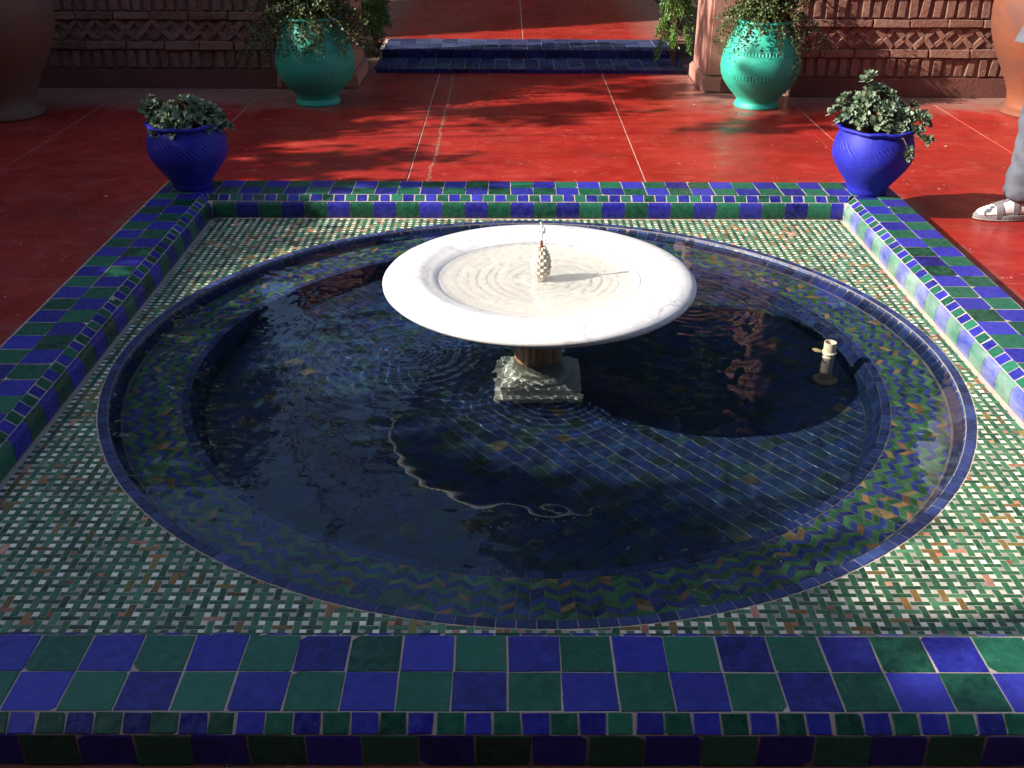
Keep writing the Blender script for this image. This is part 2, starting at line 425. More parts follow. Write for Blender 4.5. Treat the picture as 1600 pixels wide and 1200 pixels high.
# ------------------------------------------------------------------ ground and floors
def rect_ring(x0, x1, y0, y1, X0, X1, Y0, Y1, z):
    V = [(x0, y0, z), (x1, y0, z), (x1, y1, z), (x0, y1, z), (X0, Y0, z), (X1, Y0, z), (X1, Y1, z), (X0, Y1, z)]
    return V, [(0, 1, 5, 4)[::-1], (1, 2, 6, 5)[::-1], (2, 3, 7, 6)[::-1], (3, 0, 4, 7)[::-1]]
V, F = rect_ring(-1.6, 1.6, -1.62, 1.56, -300, 300, -300, 300, -.05)
tag(meshobj('ground', V, F, ['soil']), kind='structure')
V, F = rect_ring(-1.715, 1.715, -1.75, 1.69, -6.0, 6.0, -5.0, 5.2, -.004)
floor = tag(meshobj('terrace_floor', V, F, ['joint']), 'polished red concrete terrace floor divided by thin pale joints', kind='structure')
xs = [-6.0, -5.0, -3.93, -2.735, -1.79, -.605, .605, 1.795, 2.72, 3.93, 5.0, 6.0]
ys = [-5.0, -2.9, -1.7, .646, 2.985, 5.2]
pc = Pieces()
g = .004
def slab(x0, x1, y0, y1, z=0.0):
    pc.add([(x0+g, y0+g, z), (x1-g, y0+g, z), (x1-g, y1-g, z), (x0+g, y1-g, z)], .03, 'red', 'slab', .002)
kx, kyn, kyf = 1.718, -1.752, 1.692
for i in range(len(xs)-1):
    for j in range(len(ys)-1):
        x0, x1, y0, y1 = xs[i], xs[i+1], ys[j], ys[j+1]
        cuts = [(x0, x1, y0, y1)]
        if x1 > -kx and x0 < kx and y1 > kyn and y0 < kyf:
            cuts = []
            if x0 < -kx: cuts.append((x0, -kx, y0, y1)); x0 = -kx-g
            if x1 > kx: cuts.append((kx, x1, y0, y1)); x1 = kx+g
            if y0 < kyn: cuts.append((x0, x1, y0, kyn))
            if y1 > kyf: cuts.append((x0, x1, kyf, y1))
        for c in cuts:
            if c[1]-c[0] > .03 and c[3]-c[2] > .03: slab(*c)
pc.build(floor)
# upper floor behind the steps
ZU = .098
up = tag(meshobj('upper_floor', *[[(-1.35, 5.72, ZU-.004), (1.40, 5.72, ZU-.004), (1.40, 16, ZU-.004), (-1.35, 16, ZU-.004)], [(0, 1, 2, 3)]], ['joint']), 'shaded red concrete path beyond the blue steps', kind='structure')
pc = Pieces()
yb = [5.72, 7.4, 9.2, 11.4, 16]; xb = [-1.35, .02, 1.40]
for i in range(2):
    for j in range(4): slab(xb[i], xb[i+1], yb[j], yb[j+1], ZU)
pc.build(up)

# ------------------------------------------------------------------ mosaic paving (open basket weave)
NS = 288
V = []; F = []
cy = (YN+YF)/2
for k in range(NS):
    a = 2*PI*k/NS; c, s = math.cos(a), math.sin(a)
    V.append((1.381*c, 1.381*s, -.0009))
    tx = (HX+.004)/abs(c) if abs(c) > 1e-6 else 1e9
    ty = ((YF+.004) if s > 0 else -(YN-.004))/abs(s) if abs(s) > 1e-6 else 1e9
    t = min(tx, ty); V.append((t*c, t*s, -.0009))
for k in range(NS):
    k2 = (k+1) % NS; F.append((2*k, 2*k+1, 2*k2+1, 2*k2))
for sx_ in (-1, 1):
    for yy in (YN-.004, YF+.004):       # corner fills
        pass
mos = tag(meshobj('mosaic_paving', V, F, ['grout_pale']), 'green and white basket weave mosaic around the round pool', kind='structure')
def clip_circle(poly, rad, keep_out=True):
    """clip by the tangent line of the circle at the piece's bearing"""
    cx = sum(p[0] for p in poly)/len(poly); cyy = sum(p[1] for p in poly)/len(poly)
    L = math.hypot(cx, cyy)
    if L < 1e-6: return poly
    n = (cx/L, cyy/L); out = []
    f = lambda p: (p[0]*n[0]+p[1]*n[1]-rad)*(1 if keep_out else -1)
    for i in range(len(poly)):
        a, b = poly[i], poly[(i+1) % len(poly)]; fa, fb = f(a), f(b)
        if fa >= 0: out.append(a)
        if (fa > 0 > fb) or (fa < 0 < fb):
            t = fa/(fa-fb); out.append(tuple(a[q]+(b[q]-a[q])*t for q in range(3)))
    return out
def area2(p): return abs(sum(p[i][0]*p[(i+1) % len(p)][1]-p[(i+1) % len(p)][0]*p[i][1] for i in range(len(p))))/2
pc = Pieces(); s_ = .0316; t_ = .0282; wv, wh, gp = .0150, .0116, .0021
nx = int(HX*2/s_)+2; ny = int((YF-YN)/t_)+2
def mrect(cx, cy, w, h, mat):
    j = lambda: random.uniform(-.0007, .0007)
    z = .0 + random.uniform(-.0002, .0005)
    x0, x1 = max(cx-w/2, -HX+.012), min(cx+w/2, HX-.012); y0, y1 = max(cy-h/2, YN+.004), min(cy+h/2, YF-.006)
    if x1-x0 < .003 or y1-y0 < .003: return
    if x0*x0+y0*y0 < 1.3**2 and x1*x1+y1*y1 < 1.3**2: return
    tl = random.uniform(-.0003, .0003)
    P = [(x0+j(), y0+j(), z-tl), (x1+j(), y0+j(), z), (x1+j(), y1+j(), z+tl), (x0+j(), y1+j(), z)]
    P = clip_circle(P, R1o+.003)
    if len(P) < 3 or area2(P) < 1.5e-5: return
    pc.add(P, .004, mat, 'tile', .0004)
def brownish(x, y): return noise.noise(Vector((x*2.3, y*2.3, 4.1)))*.5+.5
for i in range(-1, nx+1):
    for k in range(-1, ny+1):
        x = -HX + i*s_ + .005; y = YN + k*t_ + .006
        b = brownish(x, y)
        mat = 'mbrown' if random.random() < .07+.34*max(0, b-.5)*2 else ('mpink' if random.random() < .02 else 'mgreen')
        if (i+k) % 2 == 0: mrect(x, y, 2*s_-wv-2*gp, wh, mat)
        else: mrect(x, y, wv, 2*t_-wh-2*gp, mat)
        mw = 'mpink' if random.random() < .05+.20*max(0, b-.55)*2 else 'mwhite'
        mrect(x+s_/2, y+t_/2, s_-wv-1.0*gp, t_-wh-1.0*gp, mw)
pc.build(mos, 300, 'mosaic_tiles')

# ------------------------------------------------------------------ round pool
pool = tag(bpy.data.objects.new('round_pool', None), 'round sunken pool lined with navy tiles and a zigzag tiled ledge', 'pool'); C.objects.link(pool)
prof = [(1.384, -.0007), (R1i+.0008, -.0007), (R1b+.0012, ZL-.0012), (R2i+.0012, ZL-.0012), (R2b+.0012, ZF-.0015), (.001, ZF-.0015)]
V = []; F = []
for r, z in prof:
    for k in range(NS): V.append((r*math.cos(2*PI*k/NS), r*math.sin(2*PI*k/NS), z))
for i in range(len(prof)-1):
    for k in range(NS): F.append((i*NS+k, (i+1)*NS+k, (i+1)*NS+(k+1) % NS, i*NS+(k+1) % NS))
meshobj('basin_shell', V, F, ['grout', 'grout_dark', 'grout_mid'], pool, mi=[1 if i >= 3*NS else (2 if i >= NS else 0) for i in range(len(F))])
pc = Pieces()
def arc_tile(n, k, ra, za, rb, zb, mat, name, ga=.0012, off=0.0, jit=.0008):
    da = 2*PI/n; a0 = da*(k+off)+ga/ra; a1 = da*(k+1+off)-ga/ra
    j = lambda: random.uniform(-jit, jit)
    q = lambda r, a, z: (r*math.cos(a), r*math.sin(a), z)
    am = (a0+a1)/2
    pc.add([q(rb+j(), a0, zb), q(ra+j(), a0, za), q(ra, am, za), q(ra+j(), a1, za), q(rb+j(), a1, zb), q(rb, am, zb)], .005, mat, name, .0008)
N1 = 190
for k in range(N1):
    h = random.uniform(0, .0008)
    arc_tile(N1, k, R1o-.001, .0008+h, R1i+.0018, .001+h, 'ring', 'ring_tile')
    arc_tile(N1, k, R1i-.0005, -.003, R1b+.002, ZL+.006, 'ring', 'wall_tile', off=.4)
N2 = 160
for k in range(N2):
    arc_tile(N2, k, R2o-.001, ZL+.001, R2i+.0015, ZL+.001, 'ring', 'ring_tile')
N3 = 150
for rr in range(2):
    for k in range(N3):
        t0, t1 = rr/2, (rr+1)/2
        ra = R2i-.001+(R2b-R2i)*t0; rb = R2i-.001+(R2b-R2i)*t1
        za = ZL-.001+(ZF-ZL)*(t0+.03); zb = ZL-.001+(ZF-ZL)*(t1-.03)
        arc_tile(N3, k, ra, za, rb, zb, 'ring' if rr == 0 else 'fblue', 'wall_tile', off=.5*rr)
# zigzag ledge
NC = 224; rh = .0208; sh = .0195
da = 2*PI/NC
for j in range(NC):
    a0, a1 = j*da+.0011, (j+1)*da-.0011
    o0, o1 = (0, sh) if j % 2 == 0 else (sh, 0)
    jr = random.uniform(-.0015, .0015)
    for k in range(-2, 10):
        rb = R2o+.003+k*rh+jr
        cl = lambda r: min(max(r, R2o+.002), R1b-.004)
        g2 = .0011
        p00, p01 = cl(rb+o0+g2), cl(rb+o0+rh-g2); p10, p11 = cl(rb+o1+g2), cl(rb+o1+rh-g2)
        if p01-p00 < .003 and p11-p10 < .003: continue
        u = random.random(); par = (k % 2 == 0)
        mat = 'cgreen' if par else 'cblue'
        if u < .07: mat = 'cochre'
        elif u < .17: mat = 'cblue' if par else 'cgreen'
        z = ZL+random.uniform(-.0004, .0006)
        q = lambda r, a: (r*math.cos(a), r*math.sin(a), z)
        P = [q(p00, a0), q(p01, a0), q(p11, a1), q(p10, a1)]
        # keep counter clockwise seen from above
        pc.add([P[0], P[1], P[2], P[3]], .004, mat, 'zigzag_tile', .0006)
# floor of the pool: small squares laid on the skew
ft = .046; ang = R_(38); ca, sa = math.cos(ang), math.sin(ang)
nn = int(1.1/ft)+2
for i in range(-nn, nn+1):
    for k in range(-nn, nn+1):
        P = []
        z = ZF+random.uniform(-.0006, .0008)
        for (a, b) in ((0, 0), (1, 0), (1, 1), (0, 1)):
            u = (i+a+(k % 2)*.0)*ft+(.0009 if a == 0 else -.0009)+random.uniform(-.0008, .0008); v = (k+b)*ft+(.0009 if b == 0 else -.0009)+random.uniform(-.0008, .0008)
            P.append((u*ca-v*sa, u*sa+v*ca, z+random.uniform(-.0003, .0003)))
        cx = sum(p[0] for p in P)/4; cyy = sum(p[1] for p in P)/4
        if math.hypot(cx, cyy) > R2b+.02: continue
        P = clip_circle(P, R2b-.003, False)
        if len(P) < 3 or area2(P) < 4e-5: continue
        u = random.random()
        mat = 'fochre' if u < .022 else ('fgreen' if u < .22 else 'fblue')
        pc.add(P, .004, mat, 'floor_tile', .0008)
pc.build(pool, 290, 'pool_tiles')

# pool water with real ripples
def water_disc(name, rad, z, step, height, mat):
    n = int(2*rad/step)+1; ax = np.linspace(-rad, rad, n); X, Y = np.meshgrid(ax, ax)
    Rr = np.hypot(X, Y); idx = -np.ones((n, n), int)
    # pull outside points to the rim
    k = np.where(Rr > rad, rad/np.maximum(Rr, 1e-6), 1.0); keep = Rr <= rad+step*1.45
    X2, Y2 = X*k, Y*k
    Z = height(X2, Y2)
    idx[keep] = np.arange(keep.sum())
    V = np.stack([X2[keep], Y2[keep], Z[keep]+z], 1)
    a, b, c, d = idx[:-1, :-1], idx[:-1, 1:], idx[1:, 1:], idx[1:, :-1]
    ok = (a >= 0) & (b >= 0) & (c >= 0) & (d >= 0)
    Fq = np.stack([a[ok], b[ok], c[ok], d[ok]], 1)
    me = bpy.data.meshes.new(name); nV, nF = len(V), len(Fq)
    me.vertices.add(nV); me.vertices.foreach_set('co', V.ravel())
    me.loops.add(4*nF); me.loops.foreach_set('vertex_index', Fq.ravel().astype(np.int32))
    me.polygons.add(nF); me.polygons.foreach_set('loop_start', np.arange(0, 4*nF, 4, dtype=np.int32)); me.polygons.foreach_set('loop_total', np.full(nF, 4, np.int32))
    me.polygons.foreach_set('use_smooth', np.ones(nF, bool))
    me.update(calc_edges=True); me.materials.append(MAT[mat])
    o = bpy.data.objects.new(name, me); C.objects.link(o); return o
def ring(X, Y, x0, y0, amp, wl, decay, r0=0.0, ph=0.0):
    d = np.hypot(X-x0, Y-y0)
    return amp*np.sin(2*PI*(d-r0)/wl+ph)*np.exp(-np.abs(d-r0)/decay)/(1+d/wl*.15)
def pool_h(X, Y):
    Z = ring(X, Y, -.42, .03, .0016, .040, .22) + ring(X, Y, -.33, .12, .0007, .026, .14)
    Z += ring(X, Y, .155, -.255, .0016, .024, .05) + ring(X, Y, .120, -.245, .0009, .017, .03, 0, 1)
    Z += ring(X, Y, -.10, -.14, .0009, .030, .20) + ring(X, Y, .28, .42, .0007, .034, .18) + ring(X, Y, -.15, .42, .0008, .034, .25)
    Z += ring(X, Y, .60, .42, .0005, .036, .25)
    near = np.exp(-((X+.15)**2+(Y-.15)**2)/.30)
    for (a, wl, th) in ((.00050, .23, .3), (.00045, .17, 1.9), (.00022, .115, 2.6), (.00016, .083, .9), (.00012, .061, 1.5), (.00008, .047, 2.9)):
        ph = 1.7*np.sin(X*5+Y*3.1+wl*40)+1.5*np.sin(Y*6-X*2.3+wl*70)+.8*np.sin(X*13+Y*9+wl*90)
        Z += a*np.sin(2*PI*(X*math.cos(th)+Y*math.sin(th))/wl+ph)*(.60+1.0*near)
    return Z
wtr = water_disc('pool_water', R1i-.003, ZW, .0062, pool_h, 'water'); tag(wtr, 'clear rippled water filling the round pool', kind='structure')

# ------------------------------------------------------------------ kerb
kerb = tag(bpy.data.objects.new('tiled_kerb', None), 'low square kerb covered in blue and green checkered tiles around the pool', 'kerb'); C.objects.link(kerb)
def rectpt(u, corner):
    sx, sy = corner; return (sx*(HX+u), (YF+u) if sy > 0 else (YN-u))
cp = [(.0055, -.02), (.0045, .003), (.0020, .012), (.0010, .050), (.0062, .0665), (.0140, .0742), (.0480, .0982), (.2560, .0984), (.2885, .0740), (.2905, -.03)]
V = []; F = []
for (u, z) in cp:
    for c in ((-1, -1), (1, -1), (1, 1), (-1, 1)): V.append((*rectpt(u, c), z))
for i in range(len(cp)-1):
    for k in range(4): F.append((i*4+k, i*4+(k+1) % 4, (i+1)*4+(k+1) % 4, (i+1)*4+k))
core = meshobj('mortar_bed', V, F, ['grout'], kerb)
pc = Pieces()
# a side maps (t along, u outwards, z) to the world
SIDES = {'near': lambda t, u, z: (t, YN-u, z), 'far': lambda t, u, z: (t, YF+u, z),
         'left': lambda t, u, z: (-HX-u, t, z), 'right': lambda t, u, z: (HX+u, t, z)}
def side_range(side, u, mitre=True):
    e = u if mitre else 0
    return (-HX-e, HX+e) if side in ('near', 'far') else (YN-e, YF+e)
def kt(side, t0, t1, ua, za, ub, zb, mat, name, rng_=None, gap=.0018, j=.0017, cut=True):
    f = SIDES[side]
    P = []
    dz = random.uniform(-.0006, .0008)
    L = []
    for (t, u, z) in ((t0+gap, ua, za), (t1-gap, ua, za), (t1-gap, ub, zb), (t0+gap, ub, zb)):
        lo, hi = rng_ if rng_ else side_range(side, u)
        tt = min(max(t+random.uniform(-j, j), lo+.0015), hi-.0015); L.append((tt, u+random.uniform(-j, j)*.6, z+dz+random.uniform(-.0004, .0004)))
    if L[1][0]-L[0][0] < .006 and L[2][0]-L[3][0] < .006: return
    P = [f(*a) for a in L]
    # upward or outward facing order
    v = [Vector(p) for p in P]; n = (v[1]-v[0]).cross(v[2]-v[0])
    want = Vector((0, 0, 1))
    if abs(n.z) < abs(n.x)+abs(n.y):
        ctr = Vector((0, 0, 0)); out = (v[0]+v[2])/2
        want = Vector((out.x, out.y, 0)) if ua > .2 else Vector((-out.x, -out.y, 0))
    if n.dot(want) < 0: P = P[::-1]
    # worn corner on some tiles
    if cut and random.random() < .42 and len(P) == 4:
        i = random.randrange(4); a, b, c = Vector(P[i-1]), Vector(P[i]), Vector(P[(i+1) % 4]); k = random.uniform(.05, .17)
        P = P[:i]+[tuple(b+(a-b)*k), tuple(b+(c-b)*k*random.uniform(.6, 1.3))]+P[i+1:]
    pc.add(P, .007, mat, name, .0014)
ph = {'near': -.087, 'far': -1.223, 'left': .02, 'right': .05}
U0 = .0485; gw = .0012
for side in ('near', 'far', 'left', 'right'):
    full = side in ('near', 'far')
    for k in range(-32, 46):
        t0 = ph[side]+k*T; t1 = t0+T
        lim = (-HX-.2555, HX+.2555) if full else (YN-U0+.002, YF+U0-.002)
        if t1 < lim[0] or t0 > lim[1]: continue
        for row in range(2):
            ua = U0+row*.1035+gw; ub = U0+(row+1)*.1035-gw
            par = (k+row) % 2
            if side == 'near': par = 1-par
            kt(side, t0, t1, ua, .1, ub, .1, 'green' if par == 0 else 'blue', 'tile', lim)
    for k in range(-66, 90):
        t0 = ph[side]+.026+k*.0522; t1 = t0+.0522
        if k % 7 == 3: t1 -= .004
        kt(side, t0, t1, .0155, .0770, U0-.0015, .0985, 'green' if k % 2 else 'blue', 'edge_tile')
        if side == 'near' and -1.75 < t0 < 1.75:
            kt(side, t0, t1, U0+.2095, .0985, .2895, .0770, 'green' if k % 2 else 'blue', 'edge_tile')
    for k in range(-32, 46):
        t0 = ph[side]+(.0 if side != 'near' else .045)+k*T; t1 = t0+T
        m_ = 'green' if k % 2 == 0 else 'blue'
        if t1 < -1.8 or t0 > 1.8: continue
        if side != 'near' or True:
            # coved inner face: three facets share one glazed tile
            f = SIDES[side]; lo, hi = side_range(side, 0)
            a0, a1 = max(t0+.0015, lo+.003), min(t1-.0015, hi-.003)
            if a1-a0 > .01:
                pr = [(.0035, .0015), (.0005, .010), (-.0012, .028), (-.0008, .048), (.0022, .061), (.0068, .0690), (.0135, .0745)]
                VV = [f(a, u+random.uniform(-.0002, .0002), z) for (u, z) in pr for a in (a0, a1)]
                FF = [(2*i, 2*i+1, 2*i+3, 2*i+2) for i in range(len(pr)-1)]
                # thickness
                b = len(VV); VV += [f(a, u+.007, z) for (u, z) in pr for a in (a0, a1)]
                FF += [(b+q[0], b+q[3], b+q[2], b+q[1]) for q in FF]
                FF += [(2*i, 2*i+2, b+2*i+2, b+2*i) for i in range(len(pr)-1)] + [(2*i+1, b+2*i+1, b+2*i+3, 2*i+3) for i in range(len(pr)-1)]
                cc = Vector(VV[0]); o = meshobj('face_tile', [Vector(v)-cc for v in VV], FF, [m_ + ('_veil' if side == 'right' else '')], kerb, smooth=True, loc=cc, angle=50)
    for k in range(-32, 46):
        t0 = ph[side]+.045+k*T; t1 = t0+T
        if t1 < -1.73 or t0 > 1.73: continue
        kt(side, t0, t1, .2905, .0725, .2935, .003, 'green' if k % 2 else 'blue', 'outer_tile', gap=.002)
pc.build(kerb, 300, 'small_tiles')

# ------------------------------------------------------------------ steps between the pillars
steps = tag(bpy.data.objects.new('tiled_steps', None), 'two shallow steps of dark blue tiles between the pillars', 'steps'); C.objects.link(steps)
X0, X1 = -1.10, 1.235
box('step_core', (X0, STEP_Y+.004, -.02), (X1, 5.718, .029), 'grout', steps)
box('step_core', (X0+.001, 5.244, .0291), (X1-.001, 5.717, .0955), 'grout', steps)
pc = Pieces()
tw = .1125
n = int((X1-X0)/tw)+1
for k in range(n+1):
    for (ya, yb_, z, rows) in ((STEP_Y, 5.243, .032, 4), (5.238, 5.72, .0985, 4)):
        for r in range(rows):
            d = (yb_-ya)/rows; x0 = X0+k*tw-(r % 2)*.0+(.03 if z > .05 else 0); x1 = x0+tw
            x0 = max(x0, X0); x1 = min(x1, X1)
            if x1-x0 < .02: continue
            y0, y1 = ya+r*d, ya+(r+1)*d
            zz = z+random.uniform(-.0015, .002); sk = random.uniform(-.02, .02)*0
            pc.add([(x0+.002, y0+.003, zz), (x1-.002, y0+.003, zz), (x1-.002, y1-.003, zz+.001), (x0+.002, y1-.003, zz+.001)], .01, 'step', 'tread_tile')
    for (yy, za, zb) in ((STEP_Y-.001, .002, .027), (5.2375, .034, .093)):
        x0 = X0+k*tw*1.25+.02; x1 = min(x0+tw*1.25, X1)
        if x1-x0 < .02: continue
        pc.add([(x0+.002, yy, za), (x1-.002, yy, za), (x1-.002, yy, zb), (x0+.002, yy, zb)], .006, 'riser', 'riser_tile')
pc.build(steps, 300)

# ------------------------------------------------------------------ brick walls and pillars
def brick_wall(x0, x1, y, label, grp, ztop=1.32, seed=1):
    random.seed(seed)
    wl = tag(bpy.data.objects.new('brick_wall', None), label, 'brick wall', grp); C.objects.link(wl)
    box('wall_core', (x0, y+.012, .0), (x1, y+.26, ztop), 'mortar', wl)
    box('plaster_base', (x0, y-.006, 0), (x1, y+.0119, .130), 'plaster_dark', wl, .004)
    box('coping', (x0-.01, y-.03, ztop), (x1+.01, y+.29, ztop+.06), 'plaster', wl, .012)
    p = Pieces()
    def brk(cx, cz, L, H, rot=0.0, proud=0.0, nm='brick'):
        c, s = math.cos(rot), math.sin(rot); P = []
        for (a, b) in ((-.5, -.5), (.5, -.5), (.5, .5), (-.5, .5)):
            u = a*L+random.uniform(-.0035, .0035); v = b*H+random.uniform(-.0035, .0035)
            X = cx+u*c-v*s; Z = cz+u*s+v*c
            X = min(max(X, x0+.002), x1-.002)
            P.append((X, y-proud+random.uniform(-.003, .003), Z))
        p.add(P, .03, 'brick', nm, .004)
    z = .135
    cyc = 0
    while z < ztop-.10:
        x = x0+.03
        while x < x1-.03:                                   # soldiers
            brk(x, z+.062, .050, .116, random.uniform(-.09, .09), random.uniform(-.002, .010)); x += random.uniform(.073, .083)
        z += .124
        x = x0-random.uniform(0, .2)
        while x < x1-.03:                                   # stretchers
            L = random.uniform(.23, .28); xa, xb2 = max(x, x0), min(x+L, x1)
            if xb2-xa > .03: brk((xa+xb2)/2, z+.030, xb2-xa-.008, .050, random.uniform(-.01, .01), random.uniform(.008, .020))
            x += L
        z += .062
        if z > ztop-.14: break
        x = x0+.04; k = 0
        while x < x1-.05:                                   # diagonal lattice of cut bricks
            sg = 1 if k % 2 == 0 else -1
            brk(x, z+.034, .086, .034, sg*PI/4+random.uniform(-.10, .10), random.uniform(-.002, .007))
            brk(x, z+.096, .086, .034, -sg*PI/4+random.uniform(-.10, .10), random.uniform(-.002, .007))
            x += random.uniform(.060, .068); k += 1
        z += .134
        x = x0-random.uniform(0, .2)
        while x < x1-.03:
            L = random.uniform(.23, .28); xa, xb2 = max(x, x0), min(x+L, x1)
            if xb2-xa > .03: brk((xa+xb2)/2, z+.026, xb2-xa-.008, .046, random.uniform(-.01, .01), random.uniform(.008, .020))
            x += L
        z += .055
    p.build(wl, 300, 'small_bricks')
    random.seed(seed+50)
    return wl
brick_wall(-5.6, -1.70, 4.23, 'shaded dark brick wall left of the steps behind the turquoise pot', 'patterned brick walls', seed=3)
brick_wall(1.82, 5.6, 4.02, 'sunlit pink brick wall right of the steps behind the blue pot', 'patterned brick walls', seed=5)
def pillar(x0, x1, y0, y1, label, inner):
    p = tag(bpy.data.objects.new('pillar', None), label, 'pillar', 'pink plastered pillars'); C.objects.link(p)
    box('shaft', (x0, y0, .10), (x1, y1, 1.50), 'plaster', p, .018)
    box('base', (x0-.022, y0-.022, 0), (x1+.022, y1+.022, .105), 'plaster', p, .012)
    xa, xb = (x0+.10, x1-.02) if inner < 0 else (x0+.02, x1-.10)
    box('worn_panel', (xa, y0-.030, .006), (xb, y0-.0215, .098), 'plaster_dark', p, .003)
    box('capital', (x0-.04, y0-.04, 1.50), (x1+.04, y1+.04, 1.60), 'plaster', p, .02)
pillar(1.262, 1.80, 4.16, 4.72, 'sunlit pink pillar behind the right turquoise pot', -1)
pillar(-1.69, -1.16, 4.25, 4.80, 'shaded pink pillar behind the left turquoise pot', 1)

# ------------------------------------------------------------------ marble fountain
FX, FY = .012, 0.0
fo = empty('marble_fountain', (FX, FY, 0), 'white marble fountain bowl on a short column standing in the pool', 'fountain')
zc = .268
rim = [(.086, .150), (.16, .158), (.28, .178), (.38, .205), (.445, .228)]
for t in np.linspace(-110, 90, 13):
    a = R_(t); rim.append((.415+.090*math.cos(a) if math.cos(a) > 0 else .415+.05*math.cos(a), zc+.030*math.sin(a)*(1.0 if t > 0 else 1.05)))
rim += [(.400, .2975), (.388, .2960), (.376, .2925), (.366, .2885), (.352, .2850), (.338, .2800), (.326, .2730), (.312, .2640), (.298, .2560), (.25, .2500), (.12, .2460), (.0005, .245)]
bowl = lathe('bowl', rim, 'marble', fo, 128, angle=60)
bowl.data.materials.append(MAT['bowl_floor'])
for p_ in bowl.data.polygons:
    c = p_.center
    if math.hypot(c.x, c.y) < .318 and c.z > .240: p_.material_index = 1
def flute(r, z, a):
    return (r-.0035*(.5+.5*math.cos(a*20)) if -.08 < z < .13 else r, z)
lathe('column', [(.088, .151), (.088, .135), (.083, .128), (.080, .11), (.079, .0), (.080, -.085), (.087, -.098), (.088, -.112)], 'rusty', fo, 120, warp=flute)
def torus(R, r, z, n=10): return [(R+r*math.cos(a), z+r*math.sin(a)) for a in np.linspace(-PI/2, PI/2, n)]
lathe('column_base', [(.06, -.149)]+torus(.098, .0185, -.129)+[(.088, -.111), (.06, -.110)], 'wet_marble', fo, 64)
pl = box('plinth', (-.126, -.126, -.190), (.126, .126, -.147), 'wet_marble', fo, .006)
box('plinth_foot', (-.146, -.146, -.224), (.146, .146, -.1905), 'wet_marble', fo, .004)
# pine cone finial
fin = lathe('finial', [(.018, .252), (.020, .262), (.014, .270), (.022, .280), (.0275, .298), (.028, .318), (.0245, .340), (.018, .358), (.010, .370), (.004, .374)], 'cone', fo, 24, loc=(.006, 0, 0))
prof_r = lambda z: np.interp(z, [.275, .298, .318, .340, .358, .372], [.021, .0275, .028, .0245, .018, .008])
VV, FF = [], []
rows = 9
for i in range(rows):
    z = .280+i*.0108
    for k in range(9):
        a = 2*PI*(k+.5*(i % 2))/9; r = float(prof_r(z)); r2 = float(prof_r(z+.014))
        w_ = PI/9*.92; b = len(VV)
        pt = lambda rr, aa, zz: (rr*math.cos(aa), rr*math.sin(aa), zz)
        VV += [pt(r-.003, a, z-.006), pt(r+.003, a-w_*.7, z+.002), pt(r+.0062, a, z+.004), pt(r+.003, a+w_*.7, z+.002), pt(r2+.0048, a, z+.0135), pt(r2-.004, a-w_, z+.008), pt(r2-.004, a+w_, z+.008)]
        FF += [(b, b+2, b+1), (b, b+3, b+2), (b+1, b+2, b+4), (b+2, b+3, b+4), (b+1, b+4, b+5), (b+3, b+6, b+4), (b, b+1, b+5), (b, b+6, b+3)]
meshobj('cone_scales', VV, FF, ['cone'], fin)
lathe('nozzle', [(.0065, .371), (.0065, .376), (.0048, .382), (.0042, .397), (.0015, .398)], 'bronze', fo, 16, loc=(.006, 0, 0))
def bowl_h(X, Y):
    Z = ring(X, Y, -.006, 0, .00060, .030, .30) + ring(X, Y, .006, .004, .00022, .019, .2) + ring(X, Y, -.03, -.03, .0002, .024, .12)
    Z += .00010*np.sin(X*71+3*np.sin(Y*23))*np.sin(Y*63+2*np.sin(X*31)) + .00006*np.sin(X*141+Y*33)*np.sin(Y*121-X*51)
    Z += .00015*np.sin(X*97+2.5*np.sin(Y*41+1))*np.sin(Y*88+2.1*np.sin(X*37+2))
    return Z
bw = water_disc('bowl_water', .331, .2745, .0045, bowl_h, 'bowl_water'); bw.location = (FX, FY, 0)
tag(bw, 'shallow rippled water in the marble bowl', kind='structure')
# little spout of water over the nozzle
parts_ = []
def blob(c, r, sz=1.0, seg=8):
    V = []; F = []; rs = 6
    for i in range(rs+1):
        th = PI*i/rs
        for k in range(seg):
            a = 2*PI*k/seg; q = r*(1+random.uniform(-.12, .12))
            V.append((c[0]+q*math.sin(th)*math.cos(a), c[1]+q*math.sin(th)*math.sin(a), c[2]+q*sz*math.cos(th)))
    for i in range(rs):
        for k in range(seg): F.append((i*seg+k, i*seg+(k+1) % seg, (i+1)*seg+(k+1) % seg, (i+1)*seg+k))
    return V, F
for (x, y, z, r, s1) in ((0, 0, .412, .0045, 3.2), (.001, 0, .428, .007, 1.5), (-.004, .002, .437, .0065, 1.3), (.006, -.002, .436, .006, 1.2), (0, 0, .445, .005, 1.4), (-.003, 0, .456, .003, 1.5), (.009, 0, .426, .0035, 1.4), (-.008, 0, .430, .004, 1.3),
                         (-.012, -.004, .405, .0022, 1.6), (.013, .003, .398, .002, 1.6), (-.019, .002, .37, .003, 3), (-.023, -.004, .335, .003, 4), (-.026, 0, .30, .004, 4)):
    parts_.append(blob((x, y, z), r, s1))
V, F = merge(parts_)
jet = meshobj('water_jet', V, F, ['jet'], smooth=True, loc=(FX+.006, FY, 0))
tag(jet, 'small splashing spout of water above the pine cone finial', 'water jet')

